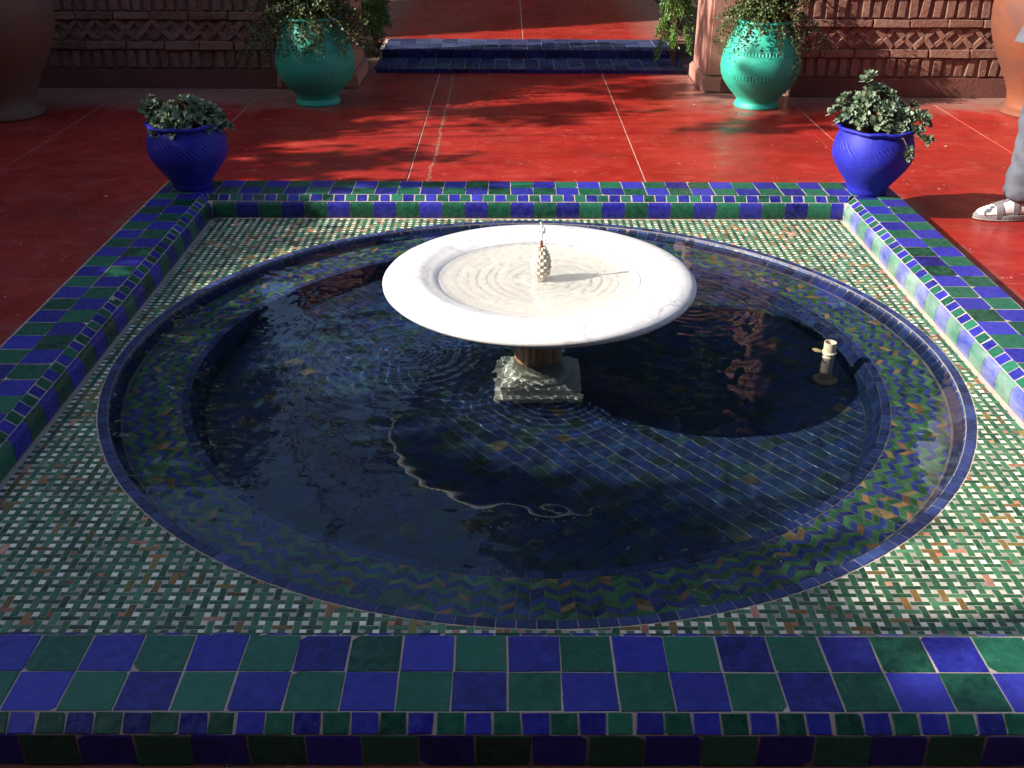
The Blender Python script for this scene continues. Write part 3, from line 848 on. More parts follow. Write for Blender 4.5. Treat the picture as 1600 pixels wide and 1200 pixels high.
# ------------------------------------------------------------------ overflow pipe
pp = empty('overflow_pipe', (.992, .005, ZF), 'short pale plastic pipe standing upright in the pool right of the bowl', 'pipe')
hp = .262
lathe('pipe_tube', [(.0200, 0), (.0200, hp-.004), (.0205, hp), (.0175, hp), (.0165, hp-.004), (.0165, hp-.05)], 'pvc', pp, 32)
lathe('pipe_bore', [(.0164, hp-.03), (.0001, hp-.031)], 'pipe_in', pp, 24)
lathe('collar', torus(.0205, .0045, hp-.038), 'pvc', pp, 32)
lathe('flange', [(.042, 0), (.042, .010), (.034, .016), (.0201, .022)], 'rusty', pp, 32)
V, F = [(-.062, -.006, hp-.022), (-.05, -.013, hp-.029), (-.026, -.008, hp-.034), (-.026, .008, hp-.032), (-.048, .009, hp-.026), (-.04, 0, hp-.024)], [(0, 1, 5), (1, 2, 5), (2, 3, 5), (3, 4, 5), (4, 0, 5)]
V2 = V+[(x, y, z-.0015) for x, y, z in V]; F2 = F+[tuple(6+i for i in f[::-1]) for f in F]
lf = meshobj('fallen_leaf', V2, F2, ['yleaf'], loc=(.992, .005, ZF)); tag(lf, 'small dry yellow leaf caught on the collar of the pool pipe', 'leaf')

# ------------------------------------------------------------------ pots
def wavy(amp, k, z0):
    def f(r, z, a):
        if z < z0: return r, z
        return r+amp*math.sin(a*k), z+amp*.8*math.cos(a*k+1)
    return f
def blue_pot(loc, label, rot):
    p = empty('blue_pot', loc, label, 'flower pot', 'cobalt blue clay pots on the kerb corners'); p.rotation_euler.z = rot
    lathe('body', [(.083, 0), (.088, .006), (.089, .018), (.094, .034), (.113, .060), (.136, .090), (.156, .118), (.169, .143), (.177, .166), (.1785, .188), (.176, .215), (.171, .240), (.163, .262), (.157, .276), (.154, .284), (.140, .284), (.125, .26), (.12, .22)], 'cobalt', p, 72, warp=lambda r, z, a: (r*(1+.008*math.sin(a*3+1)), z))
    rm = lathe('rim', [(.152, .280), (.160, .285), (.168, .290), (.1715, .296), (.170, .303), (.160, .304), (.148, .298), (.142, .288)], 'cobalt', p, 96, warp=lambda r, z, a: (r+.0022*math.sin(a*9)+.0016*math.sin(a*23), z+.0024*math.cos(a*7+1)), close=True)
    lathe('soil', [(.134, .268), (.07, .275), (.001, .276)], 'potsoil', p, 24)
    return p
blue_pot((-1.552, 1.560, .1015), 'shaded cobalt blue pot on the far left corner of the kerb', .3)
blue_pot((1.562, 1.520, .1015), 'sunlit cobalt blue pot with carved leaves on the far right kerb corner', 2.0)
def turq_pot(loc, label, rot):
    p = empty('turquoise_pot', loc, label, 'flower pot', 'tall turquoise clay pots by the steps'); p.rotation_euler.z = rot
    lathe('body', [(.142, 0), (.146, .008), (.142, .022), (.132, .036), (.134, .050), (.160, .080), (.195, .118), (.228, .162), (.248, .208), (.255, .255), (.252, .30), (.242, .345), (.226, .39), (.206, .435), (.186, .475), (.172, .505), (.166, .52), (.150, .52), (.15, .48)], 'turq', p, 96, warp=lambda r, z, a: (r*(1+.006*math.sin(a*2+1)), z))
    lathe('rim', [(.166, .516), (.176, .522), (.182, .532), (.178, .541), (.164, .543), (.155, .535), (.155, .518)], 'turq', p, 72, close=True)
    lathe('soil', [(.153, .50), (.08, .51), (.001, .512)], 'potsoil', p, 24)
    return p
turq_pot((-1.345, 3.800, 0), 'shaded turquoise pot left of the steps with a trailing plant', .4)
turq_pot((1.532, 3.750, 0), 'sunlit turquoise pot right of the steps with carved bands', 1.2)
def jar(loc, label, mat, s=1.0, m2='terra'):
    p = empty('terracotta_jar', loc, label, 'jar', 'large terracotta jars by the walls')
    lathe('body', [(q[0]*s, q[1]*s) for q in [(.235, 0), (.245, .012), (.242, .035), (.215, .05), (.205, .08), (.215, .14), (.25, .22), (.30, .31), (.345, .40), (.375, .48), (.392, .56), (.398, .64), (.388, .73), (.36, .82), (.31, .90), (.24, .965), (.20, .99), (.19, 1.02), (.175, 1.02), (.17, .95)]], mat, p, 72, warp=lambda r, z, a: (r*(1+.01*math.sin(a*2)), z))
    lathe('lip', [(q[0]*s, q[1]*s) for q in [(.19, 1.015), (.215, 1.03), (.235, 1.05), (.228, 1.072), (.20, 1.075), (.178, 1.055), (.176, 1.02)]], mat, p, 64, close=True)
    for sg in (-1, 1):
        V, F = tube([(sg*.36*s, 0, .80*s), (sg*.43*s, 0, .86*s), (sg*.43*s, 0, .93*s), (sg*.33*s, 0, .96*s), (sg*.22*s, 0, .96*s)], .022*s, 8)
        meshobj('handle', V, F, [mat], p, smooth=True)
jar((-3.245, 3.42, 0), 'large dark terracotta jar in shade against the left wall', 'terra_dark')
jar((3.30, 3.56, 0), 'large orange terracotta jar behind the standing person', 'terra')

# ------------------------------------------------------------------ plants in the pots
def leaf_shape(L, W, cup=.15, n=5):
    """rounded thick leaf pointing +x; returns verts, faces"""
    V = [(0, 0, 0)]; ring_ = []
    for t in np.linspace(.12, 1, n):
        w_ = W*.5*math.sin(PI*min(1, t**1.35*.93+.03)); V.append((L*t, w_, cup*L*(t*t)*.6)); V.append((L*t, 0, cup*L*t*t*.6-.06*W)); V.append((L*t, -w_, cup*L*t*t*.6))
    F = [(0, 2, 1), (0, 3, 2)]
    for i in range(n-1):
        b = 1+3*i; F += [(b, b+1, b+4, b+3), (b+1, b+2, b+5, b+4)]
    return V, F
LS = leaf_shape(1, .62)
def succulent(loc, label, spec, rnd, trail=None):
    random.seed(rnd)
    p = empty('succulent_plant', loc, label, 'potted plant', 'grey green succulents in the blue pots')
    P = []; St = []
    def rosette(c, axis, R, n=11):
        axis = Vector(axis).normalized(); q = axis.to_track_quat('Z', 'Y').to_matrix()
        for i in range(n):
            t = i/n; a = i*2.399; el = .15+1.15*t; L = R*(1-.45*t)*random.uniform(.85, 1.12)
            Rm = q @ Matrix.Rotation(a, 3, 'Z') @ Matrix.Rotation(-el, 3, 'Y')
            P.append(([Rm @ Vector((v[0]*L, v[1]*L, v[2]*L)) + c for v in LS[0]], LS[1]))
    for (cx, cz, sx, sz, nr) in spec:
        for i in range(nr):
            a = random.uniform(0, 2*PI); rr = math.sqrt(random.random())
            el = random.uniform(0, 1)
            c = Vector((cx+sx*rr*math.cos(a), .9*sx*rr*math.sin(a)*1.1, cz+sz*(1-rr*rr*.8)*random.uniform(.55, 1)))
            ax = Vector((math.cos(a)*rr*1.1, math.sin(a)*rr*1.1-.25, .75))
            rosette(c, ax, random.uniform(.032, .050), random.randint(10, 14))
            St.append(tube([(c.x*.35, c.y*.35, -.01), (c.x*.7, c.y*.7, c.z*.5), c], .0028, 5))
    if trail:
        for t in trail: 
            pts = [Vector(q_) for q_ in t]; St.append(tube(pts, .0025, 5)); rosette(pts[-1], (0, -1, .1), .034, 12); rosette(pts[-2], (.2, -1, .5), .028, 8)
    V, F = merge(P); o = meshobj('leaves', V, F, ['leaf_grey'], p, smooth=False); o['kind'] = 'stuff'
    V, F = merge(St); meshobj('stems', V, F, ['stem'], p)
succulent((-1.545, 1.555, .375), 'dark shaded succulent in the left blue pot', [(0, -.02, .150, .15, 90), (-.13, -.01, .06, .14, 14), (.10, -.02, .09, .12, 24), (-.15, .03, .04, .15, 5)], 4)
succulent((1.560, 1.515, .380), 'sunlit succulent with a rosette hanging over the right blue pot', [(-.03, .0, .14, .195, 60), (.12, .0, .11, .15, 28), (-.13, .04, .08, .14, 14), (-.05, .05, .07, .21, 10)], 9, trail=[[(.05, -.12, 0), (.065, -.17, .01), (.085, -.195, -.03), (.085, -.20, -.055)], [(.1, -.1, 0), (.15, -.14, .01), (.17, -.16, .005)]])
def trailing(loc, label, n_top, strands, seed, R=.30, H=.34, mat='leaf_trail', left=1.0):
    random.seed(seed); r2 = np.random.default_rng(seed)
    p = empty('trailing_plant', loc, label, 'potted plant', 'trailing plants in the turquoise pots')
    Ps, Ds, Ns, sz = [], [], [], []; St = []
    # mound of foliage
    nst = 230
    for i in range(nst):
        a = random.uniform(0, 2*PI); el = random.uniform(.0, 1.4); L = random.uniform(.6, 1.0)
        dx, dy = math.cos(a)*math.cos(el*.8), math.sin(a)*math.cos(el*.8)
        pts = []
        for k in range(7):
            t = k/6; pts.append(Vector((dx*R*L*t*1.1+random.uniform(-.01, .01), dy*R*L*t+random.uniform(-.01, .01), H*L*math.sin(el)*t*1.2+.06*t-.28*t*t*math.cos(el))))
        St.append(tube(pts, [.0025-.0003*k for k in range(7)], 4))
        for k in range(60):
            t = random.random()**.8; j = min(5, int(t*6)); q = pts[j].lerp(pts[j+1], t*6-j)
            Ps.append(np.array(q)+r2.normal(size=3)*.012); sz.append(random.uniform(.012, .023))
    for (x0, y0, dx, L, dense) in strands:
        q = Vector((x0, y0, .0)); pts = [Vector((x0*.5, y0*.5, .02)), q.copy()]
        out = Vector((x0, y0, 0)).normalized()
        for k in range(int(L/.03)):
            q = q + Vector((dx*.03+random.uniform(-.008, .008), out.y*.010*(1 if k < 5 else 0)+random.uniform(-.003, .003), -.028 if k > 1 else -.006)); 
            if k < 5: q.x += out.x*.012
            pts.append(q.copy())
        St.append(tube(pts, .0018, 4))
        for k in range(int(dense*len(pts)*6)):
            t = random.random()*(len(pts)-1.01); j = int(t); q2 = pts[j].lerp(pts[j+1], t-j)
            Ps.append(np.array(q2)+r2.normal(size=3)*.011); sz.append(random.uniform(.011, .020))
    Ps = np.array(Ps); n = len(Ps)
    o = leafmesh('foliage', Ps, rvec(n)+np.array([0, 0, .3]), rvec(n)+np.array([0, 0, .8]), np.array(sz), mat, p, .75); o['kind'] = 'stuff'
    V, F = merge(St); meshobj('stems', V, F, ['stem'], p)
trailing((-1.345, 3.80, .53), 'dark trailing plant spilling over the left turquoise pot', 0,
         [(-.16, -.12, -.05, .30, 1.3), (-.20, -.08, -.25, .34, 1.5), (-.22, .0, -.4, .36, 1.5), (-.24, -.04, -.5, .38, 1.4), (-.08, -.18, .0, .16, 1.4), (-.02, -.19, 0.03, .30, 1.5), (.0, -.19, .05, .26, 1), (.07, -.18, .0, .15, 1.3), (.11, -.16, .05, .16, 1.3), (.18, -.1, .35, .22, 1.4), (.21, -.05, .5, .26, 1.4), (-.25, .05, -.6, .34, 1.4), (-.18, -.1, -.15, .30, 1.4), (.22, 0, .6, .22, 1.2)], 21, R=.42)
trailing((1.532, 3.75, .545), 'sunlit trailing plant with one long stem down the right turquoise pot', 0,
         [(-.10, -.16, .0, .20, .5), (-.14, -.13, .06, .24, .5), (-.03, -.19, .05, .15, .6), (.12, -.16, .02, .46, .9), (.14, -.15, .03, .40, .9), (.20, -.1, .3, .24, 1.3), (.23, -.05, .45, .26, 1.3), (.24, 0, .6, .28, 1.2), (-.2, -.05, -.5, .12, .6), (.06, -.18, .1, .14, .8), (.22, -.08, .35, .22, 1.3)], 33, R=.33)
def feather_bush(x0, x1, y0, y1, z0, z1, label, seed, n=6500):
    r2 = np.random.default_rng(seed); random.seed(seed)
    p = empty('climbing_shrub', ((x0+x1)/2, (y0+y1)/2, 0), label, 'shrub', 'feathery shrubs beside the steps')
    cx, cyy = (x0+x1)/2, (y0+y1)/2
    Ps, Ds = [], []; St = []
    for i in range(70):
        a = random.uniform(0, 2*PI); rr = math.sqrt(random.random())
        zt = random.uniform(z0, z1)
        bx, by = (x1-x0)/2*rr*math.cos(a), (y1-y0)/2*rr*math.sin(a)
        top = Vector((bx*.7, by*.7, zt)); L = random.uniform(.10, .26)
        end = Vector((bx*1.15, by*1.15-.03, zt-L))
        St.append(tube([(0, 0, max(.0, z0-.3)), (bx*.3, by*.3, zt*.6), top, end], [.004, .003, .002, .001], 4))
        for k in range(n//26):
            t = random.random(); q = np.array(top.lerp(end, t))+r2.normal(size=3)*.014
            Ps.append(q); Ds.append(np.array([bx, by, -.25])+r2.normal(size=3)*.16)
    Ps = np.array(Ps); Ds = np.array(Ds)
    o = leafmesh('foliage', Ps, Ds, rvec(len(Ps)), r2.uniform(.018, .034, len(Ps)), 'leaf_fern', p, .28); o['kind'] = 'stuff'
    V, F = merge(St); meshobj('stems', V, F, ['stem'], p)
feather_bush(1.03, 1.27, 4.80, 5.15, .26, 1.3, 'bright green feathery shrub hanging beside the right pillar', 41)
feather_bush(-1.20, -1.00, 4.84, 5.25, .36, 1.3, 'dark green feathery shrub in shade beside the left pillar', 43)

# scattered dry leaves on the terrace
for (x, y, s, lb) in ((2.40, 2.72, .016, 'tiny yellow leaf on the red floor left of the person'), (1.36, 3.55, .012, 'tiny pale leaf on the floor before the right turquoise pot'), (-2.03, 1.72, .016, 'tiny curled leaf on the shaded floor left of the left blue pot'), (1.13, 3.76, .012, 'tiny pale leaf on the floor before the right pillar')):
    V = [(-s, 0, .002), (0, -s*.5, .004), (s, 0, .003), (0, s*.5, .005), (-s, 0, .0005), (0, -s*.5, .001), (s, 0, .001), (0, s*.5, .001)]
    lf = meshobj('fallen_leaf', V, [(0, 1, 2, 3), (7, 6, 5, 4), (0, 4, 5, 1), (1, 5, 6, 2), (2, 6, 7, 3), (3, 7, 4, 0)], ['yleaf'], loc=(x, y, .001)); lf.rotation_euler.z = random.uniform(0, 6)
    tag(lf, lb, 'leaf')

# ------------------------------------------------------------------ person at the right edge
def skin_mesh(name, joints, edges, mat, parent, sub=2, root=0):
    me = bpy.data.meshes.new(name); me.from_pydata([j[0] for j in joints], edges, []); me.materials.append(MAT[mat])
    o = bpy.data.objects.new(name, me); C.objects.link(o); o.parent = parent
    o.modifiers.new('skin', 'SKIN'); 
    if not me.skin_vertices: me.skin_vertices.new()
    sv = me.skin_vertices[0].data
    for i, j in enumerate(joints):
        r = j[1]; sv[i].radius = (r, r) if not isinstance(r, tuple) else r
        sv[i].use_root = (i == root)
    o.modifiers['skin'].use_smooth_shade = True
    m = o.modifiers.new('sub', 'SUBSURF'); m.levels = sub; m.render_levels = sub
    return o
def chain(joints, edges, pts, start):
    prev = start
    for p, r in pts:
        joints.append((p, r)); edges.append((prev, len(joints)-1)); prev = len(joints)-1
    return prev
per = empty('person', (2.252, 1.55, 0), 'standing person in grey trousers, white socks and grey strap sandals', 'person')
J = [((.0, 0, .95), (.13, .16))]; E = []
sp = chain(J, E, [((0.0, 0, 1.10), (.12, .145)), ((0, 0, 1.28), (.13, .17)), ((0.0, 0, 1.42), (.10, .15)), ((0, 0, 1.50), .055), ((-.01, 0, 1.57), .06)], 0)
chain(J, E, [((-.02, 0, 1.66), .095), ((-.01, 0, 1.72), .085)], sp)
sh_i = 3
for sg in (-1, 1):
    e = chain(J, E, [((0, sg*.19, 1.40), .055), ((.05, sg*.24, 1.15), .042), ((.06, sg*.25, .92), .030), ((.05, sg*.25, .86), (.018, .035)), ((.04, sg*.25, .82), (.016, .038))], sh_i)
    for q, (dy, L) in enumerate(((-.028, .055), (-.010, .068), (.010, .065), (.026, .052))):
        chain(J, E, [((.03, sg*.25+dy, .80), .009), ((.02, sg*.25+dy, .80-L*.6), .008), ((.012, sg*.25+dy*.9, .80-L), .007)], e)
    chain(J, E, [((.02, sg*.25-sg*.03, .845), .010), ((-.005, sg*.25-sg*.04, .815), .009)], e-1)
for sg, ax in ((-1, 0.0), (1, .34)):
    chain(J, E, [((ax*.3, sg*.10, .86), .088), ((-.01+ax, sg*.11, .50), .058), ((.0+ax, sg*.11, .30), .05), ((.022+ax, sg*.11, .13), .030), ((.015+ax, sg*.112, .075), .022), ((-.06+ax, sg*.115, .045), (.012, .018)), ((-.13+ax, sg*.115, .040), (.008, .014))], 0)
body = skin_mesh('body', J, E, 'skin', per)
# feet: each a lofted sock inside a strap sandal
SEC = [(.0, .014, .050), (.02, .030, .088), (.05, .036, .115), (.085, .037, .116), (.12, .040, .094), (.155, .0445, .078), (.19, .047, .066), (.22, .044, .056), (.245, .034, .047), (.262, .016, .034)]
def foot_ring(d, grow=0.0, z0=.024, m_=14):
    xs_ = [q[0] for q in SEC]; hw = float(np.interp(d, xs_, [q[1] for q in SEC]))+grow; ht = float(np.interp(d, xs_, [q[2] for q in SEC]))+grow
    return [(hw*math.copysign(abs(math.cos(a))**.75, math.cos(a)), z0+(ht-z0)*abs(math.sin(a))**.9) for a in np.linspace(0, PI, m_)]
for sg, ax in ((-1, 0.0), (1, .34)):
    hx = .062+ax; fy = sg*.115
    V = []; Fk = []; m_ = 14
    for q in SEC:
        for (y, z) in foot_ring(q[0]): V.append((hx-q[0], fy+y, z))
    for i in range(len(SEC)-1):
        for k in range(m_-1): Fk.append((i*m_+k, i*m_+k+1, (i+1)*m_+k+1, (i+1)*m_+k))
        Fk.append((i*m_, (i+1)*m_, (i+1)*m_+m_-1, i*m_+m_-1))
    Fk += [tuple(range(m_)), tuple((len(SEC)-1)*m_+k for k in range(m_-1, -1, -1))]
    sk = meshobj('sock', V, Fk, ['sock'], per, smooth=True); sb = sk.modifiers.new('sub', 'SUBSURF'); sb.levels = sb.render_levels = 1
    V, Fk = tube([(hx-.045, fy, .075), (hx-.040, fy, .13), (hx-.036, fy, .21)], [.036, .036, .042], 16); meshobj('sock_leg', V, Fk, ['sock'], sk, smooth=True)
    out = []
    for t in np.linspace(0, 2*PI, 44, endpoint=False):
        c_, s_2 = math.cos(t), math.sin(t); d = .131-.143*c_
        out.append((hx-d, fy+s_2*(.050 if d > .14 else .040+.010*max(0, d)/.14)))
    def slabmesh(levels):
        V = []; n = len(out)
        for (sc, z) in levels:
            for (x, y) in out: V.append((hx-.131+(x-hx+.131)*sc, fy+(y-fy)*sc, z))
        Fk = [tuple(range(n-1, -1, -1)), tuple((len(levels)-1)*n+k for k in range(n))]
        for l_ in range(len(levels)-1): Fk += [(l_*n+i, l_*n+(i+1) % n, (l_+1)*n+(i+1) % n, (l_+1)*n+i) for i in range(n)]
        return V, Fk
    sd = empty('sandal', (0, 0, 0), None, None); sd.parent = per
    V, Fk = slabmesh([(.96, .002), (1.0, .005), (1.0, .012)]); meshobj('outsole', V, Fk, ['sole'], sd)
    V, Fk = slabmesh([(.985, .0122), (1.0, .016), (.985, .027), (.96, .029)]); meshobj('footbed', V, Fk, ['sandal'], sd)
    for (d0, d1) in ((.158, .188), (.088, .112)):
        V = []; Fk = []; m_ = 16
        for d in (d0, d1):
            for (y, z) in foot_ring(d, .004, .018, m_): V.append((hx-d, fy+y, z))
            for (y, z) in foot_ring(d, .0005, .018, m_): V.append((hx-d, fy+y, z))
        for k in range(m_-1): Fk += [(k, k+1, 2*m_+k+1, 2*m_+k), (m_+k+1, m_+k, 3*m_+k, 3*m_+k+1), (k+1, k, m_+k, m_+k+1), (2*m_+k, 2*m_+k+1, 3*m_+k+1, 3*m_+k)]
        meshobj('strap', V, Fk, ['strap'], sd, smooth=True, angle=40)
    V = []; Fk = []                                   # instep strap joining the two
    ds = np.linspace(.100, .178, 8)
    for d in ds:
        zt = foot_ring(d, .0055, .018, 15)[7][1]
        for y in (-.013, -.004, .004, .013): V.append((hx-d, fy+y, zt-abs(y)*.12))
    V += [(a, b, c-.003) for a, b, c in V]; nn_ = 4*len(ds)
    for i in range(len(ds)-1):
        for k in range(3): Fk.append((4*i+k, 4*i+k+1, 4*i+5+k, 4*i+4+k))
        Fk += [(4*i, 4*i+4, nn_+4*i+4, nn_+4*i), (4*i+3, nn_+4*i+3, nn_+4*i+7, 4*i+7)]
    meshobj('strap', V, Fk, ['strap'], sd, smooth=True, angle=40)
Jt = [((.0, 0, .98), (.14, .17))]; Et = []
for sg, ax in ((-1, 0.0), (1, .34)):
    chain(Jt, Et, [((.01+ax*.3, sg*.10, .84), .103), ((-.01+ax, sg*.11, .50), .078), ((-.015+ax, sg*.11, .42), .076), ((-.005+ax, sg*.11, .33), .077), ((-.015+ax, sg*.11, .23), .076), ((-.02+ax, sg*.11, .15), .077), ((-.030+ax, sg*.11, .078), .078)], 0)
tr = skin_mesh('trousers', Jt, Et, 'trouser', per, 3)
ds = tr.modifiers.new('folds', 'DISPLACE'); tx = bpy.data.textures.new('folds', 'CLOUDS'); tx.noise_scale = .06; ds.texture = tx; ds.strength = .030; ds.mid_level = .5
Jh = [((0.03, 0, 1.04), (.115, .155))]; Eh = []
chain(Jh, Eh, [((0, 0, 1.12), (.135, .165)), ((0, 0, 1.28), (.145, .19)), ((0, 0, 1.42), (.115, .165)), ((0, 0, 1.475), .072)], 0)
for sg in (-1, 1): chain(Jh, Eh, [((0, sg*.20, 1.40), .070), ((.02, sg*.245, 1.20), .062)], 3)
skin_mesh('shirt', Jh, Eh, 'shirt', per)
Vh, Fh = [], []
hair = lathe('hair', [(.001, .118), (.05, .108), (.085, .075), (.101, .03), (.102, -.02), (.095, -.055), (.09, -.05), (.093, -.02), (.092, .03), (.001, .10)], 'hair', per, 32, loc=(.008, 0, 1.70), warp=lambda r, z, a: (r*(1+.04*math.sin(a*7)), z if math.cos(a) > -.3 or z > .02 else z*.2+.02))
for sg in (-1, 1):
    V, F = blob((-.108, sg*.034, 1.675), .011); meshobj('eye', V, F, ['sock'], per, smooth=True)
    V, F = blob((-.01, sg*.100, 1.66), .024, 1.4); meshobj('ear', V, F, ['skin'], per, smooth=True)
V, F = blob((-.122, 0, 1.652), .017, 1.5); meshobj('nose', V, F, ['skin'], per, smooth=True)
V, F = blob((-.112, 0, 1.618), .018, .35); meshobj('mouth', V, F, ['terra'], per, smooth=True)

# ------------------------------------------------------------------ garden around: trees that throw the shade and stand in the reflections
def tree(name, x, y, crown, label, grp, seed, trunk_r=.07, nleaf=6000, size=.09, mat='leaf_tree', lean=0.0):
    """crown: list of (dx, dy, z, rx, ry, rz) lobes"""
    r2 = np.random.default_rng(seed); random.seed(seed)
    t = empty(name, (x, y, -.03), label, 'tree', grp)
    zc_ = max(c[2] for c in crown); St = []
    main = [(0, 0, 0), (random.uniform(-.05, .05), random.uniform(-.05, .05), zc_*.35), (lean*.5, random.uniform(-.1, .1), zc_*.7), (lean, 0, zc_)]
    St.append(tube(main, [trunk_r, trunk_r*.8, trunk_r*.6, trunk_r*.25], 10))
    for c in crown:
        for k in range(5):
            e = Vector((c[0], c[1], c[2]))+Vector([random.uniform(-.7, .7)*c[3+q] for q in range(3)])
            b = Vector(main[2]).lerp(Vector(main[1]), random.random()); mid = b.lerp(e, .5)+Vector((random.uniform(-.1, .1), random.uniform(-.1, .1), .08))
            St.append(tube([b, mid, e], [trunk_r*.35, trunk_r*.2, trunk_r*.07], 6))
    V, F = merge(St); meshobj('trunk', V, F, ['bark'], t, smooth=True)
    tot = sum(c[3]*c[4]*c[5] for c in crown)**1; Ps = []
    for c in crown:
        n = int(nleaf*c[3]*c[4]*c[5]/tot); nc = max(6, n//70)
        cc = r2.normal(size=(nc, 3)); cc /= np.linalg.norm(cc, axis=1, keepdims=True); cc *= (r2.random((nc, 1))**.45)
        cc = cc*np.array(c[3:6])+np.array(c[0:3])
        k = r2.integers(0, nc, n); Ps.append(cc[k]+r2.normal(size=(n, 3))*np.array([c[3], c[4], c[5]])*.13)
    Ps = np.concatenate(Ps); n = len(Ps)
    o = leafmesh('crown', Ps, rvec(n)+np.array([0, 0, -.2]), rvec(n)+np.array([0, 0, .6]), r2.uniform(size*.7, size*1.3, n), mat, t, .5); o['kind'] = 'stuff'
    return t
# shade row west of the terrace: top of the crowns follows SHADE (y -> height)
SHX = -5.3
tan_el = math.tan(SUN_EL)
def shade_h(Y, xb): return (xb-SHX)/SD.x*tan_el, Y-(xb-SHX)*SD.y/SD.x
prof_sh = [(-3.2, 3.0), (-2.6, 2.8), (-2.1, 2.2), (-1.75, 1.45), (-1.45, 1.05), (-1.15, .85), (-.85, .55), (-.55, .0), (-.3, -.6), (0, -1.0), (.5, -1.15), (.9, -1.2), (1.25, -.95), (1.6, -.80), (1.85, -1.1), (2.1, -1.5), (2.6, -1.45), (3.2, -.9), (3.8, -.55), (4.3, .0), (4.8, .8), (5.7, -1.2), (7.3, 2.6), (8.4, 3.0)]
looks = ['with dense dark leaves', 'with a rounded top', 'with a ragged crown', 'with a narrow crown', 'with drooping leaves']
for i, (Yt, xb_) in enumerate(prof_sh):
    h, yc = shade_h(Yt, xb_)
    hh = h
    lobes = [(0, 0, hh*.5, .50, .36, hh*.46), (0, 0, hh*.80, .42, .34, hh*.19)]
    tree('shade_tree', SHX+random.uniform(-.15, .15), yc, lobes, 'slender dark shade tree in the row left of the terrace', 'row of shade trees left of the terrace', 100+i, .05, 5200, .085)
hb = tag(bpy.data.objects.new('added_shade_hedge', None), 'unseen hedge added left of the terrace with its top shaped to the shadow edge', 'hedge'); C.objects.link(hb)  # added behind the trees to fill the shade; top follows the wanted shadow edge
HXc = -5.95; V = []; F = []; top = []
for Yt in np.arange(-4.2, 9.01, .1):
    xb_ = float(np.interp(Yt, [q[0] for q in prof_sh], [q[1] for q in prof_sh]))
    h = (xb_-HXc)/SD.x*tan_el - .26 + .05*math.sin(Yt*9); yc = Yt-(xb_-HXc)*SD.y/SD.x
    top.append((yc, h))
# keep the outline single valued
top.sort()
for (yc, h) in top: V += [(HXc-.25, yc, -.05), (HXc+.25, yc, -.05), (HXc+.16, yc, h), (HXc-.16, yc, h-.03)]
n = len(top)
for i in range(n-1):
    for q in range(4): F.append((4*i+q, 4*i+(q+1) % 4, 4*i+4+(q+1) % 4, 4*i+4+q))
F += [(3, 2, 1, 0), (4*n-4, 4*n-3, 4*n-2, 4*n-1)]
meshobj('hedge_core', V, F, ['leaf_tree'], hb)
r2 = np.random.default_rng(8); n = 30000
yy = r2.uniform(top[0][0], top[-1][0], n); hh_ = np.interp(yy, [t_[0] for t_ in top], [t_[1] for t_ in top])
P = np.stack([HXc+r2.choice([-.25, .25], n)*r2.uniform(.5, 1.25, n), yy, (hh_+.06)*np.sqrt(r2.random(n))], 1)
o = leafmesh('hedge_leaves', P, rvec(n), rvec(n), r2.uniform(.05, .11, n), 'leaf_tree', hb, .6); o['kind'] = 'stuff'
gw_ = tag(bpy.data.objects.new('light_block_wall', None), 'unseen pink wall added behind the shade trees to stop stray light', 'wall'); C.objects.link(gw_)  # added to stop light leaking through the tree row
box('wall_body', (-6.9, -6, -.02), (-6.6, 9.5, 2.3), 'plaster', gw_, .02); box('coping', (-6.95, -6.05, 2.3), (-6.55, 9.55, 2.38), 'plaster_dark', gw_, .01)
# beyond the steps
far = [(-7.6, 9.4, [(0, 0, 3.0, 1.5, 1.0, 2.3), (0, 0, 5.4, 1.3, .9, 1.2)], 'broad bushy tree farthest left beyond the left brick wall', .18, 11000),
       (-5.2, 9.2, [(0, 0, 3.0, 1.5, 1.0, 2.5), (0, 0, 5.5, 1.3, .9, 1.2)], 'broad rounded tree behind the left brick wall', .18, 12000),
       (-3.9, 9.0, [(0, 0, 3.1, .95, .9, 2.4), (-.1, 0, 5.2, .75, .8, 1.0)], 'narrow upright tree behind the left brick wall', .18, 9000),
       (-2.0, 9.8, [(0, 0, 2.4, 1.0, .9, 2.0), (.6, -.4, 6.15, .85, .5, .42)], 'low tree at the left of the path with one high clump', .16, 9000),
       (.1, 9.0, [(0, 0, 4.0, 1.0, 1.1, 2.6), (.4, 0, 6.8, .9, 1.0, 1.9)], 'tall dark tree overhanging the left of the path', .2, 15000),
       (1.7, 9.6, [(0, 0, 4.0, 1.4, 1.1, 2.8), (0, 0, 7.6, 1.4, 1.1, 2.2)], 'very tall tree over the middle of the path', .2, 18000),
       (3.8, 8.6, [(0, 0, 3.4, 1.5, 1.1, 3.0), (.2, 0, 6.9, 1.4, 1.1, 2.4)], 'tall tree behind the right brick wall', .2, 18000),
       (6.2, 8.8, [(0, 0, 3.4, 1.6, 1.1, 3.0), (0, 0, 6.6, 1.5, 1.1, 2.2)], 'tall tree at the far right behind the brick wall', .2, 15000)]
for i, (x, y, cr, lb, lsz, nl) in enumerate(far):
    tree('garden_tree', x, y, cr, lb, 'trees beyond the steps', 300+i, .11, nl, lsz, 'leaf_tree' if i % 2 else 'leaf_olive')
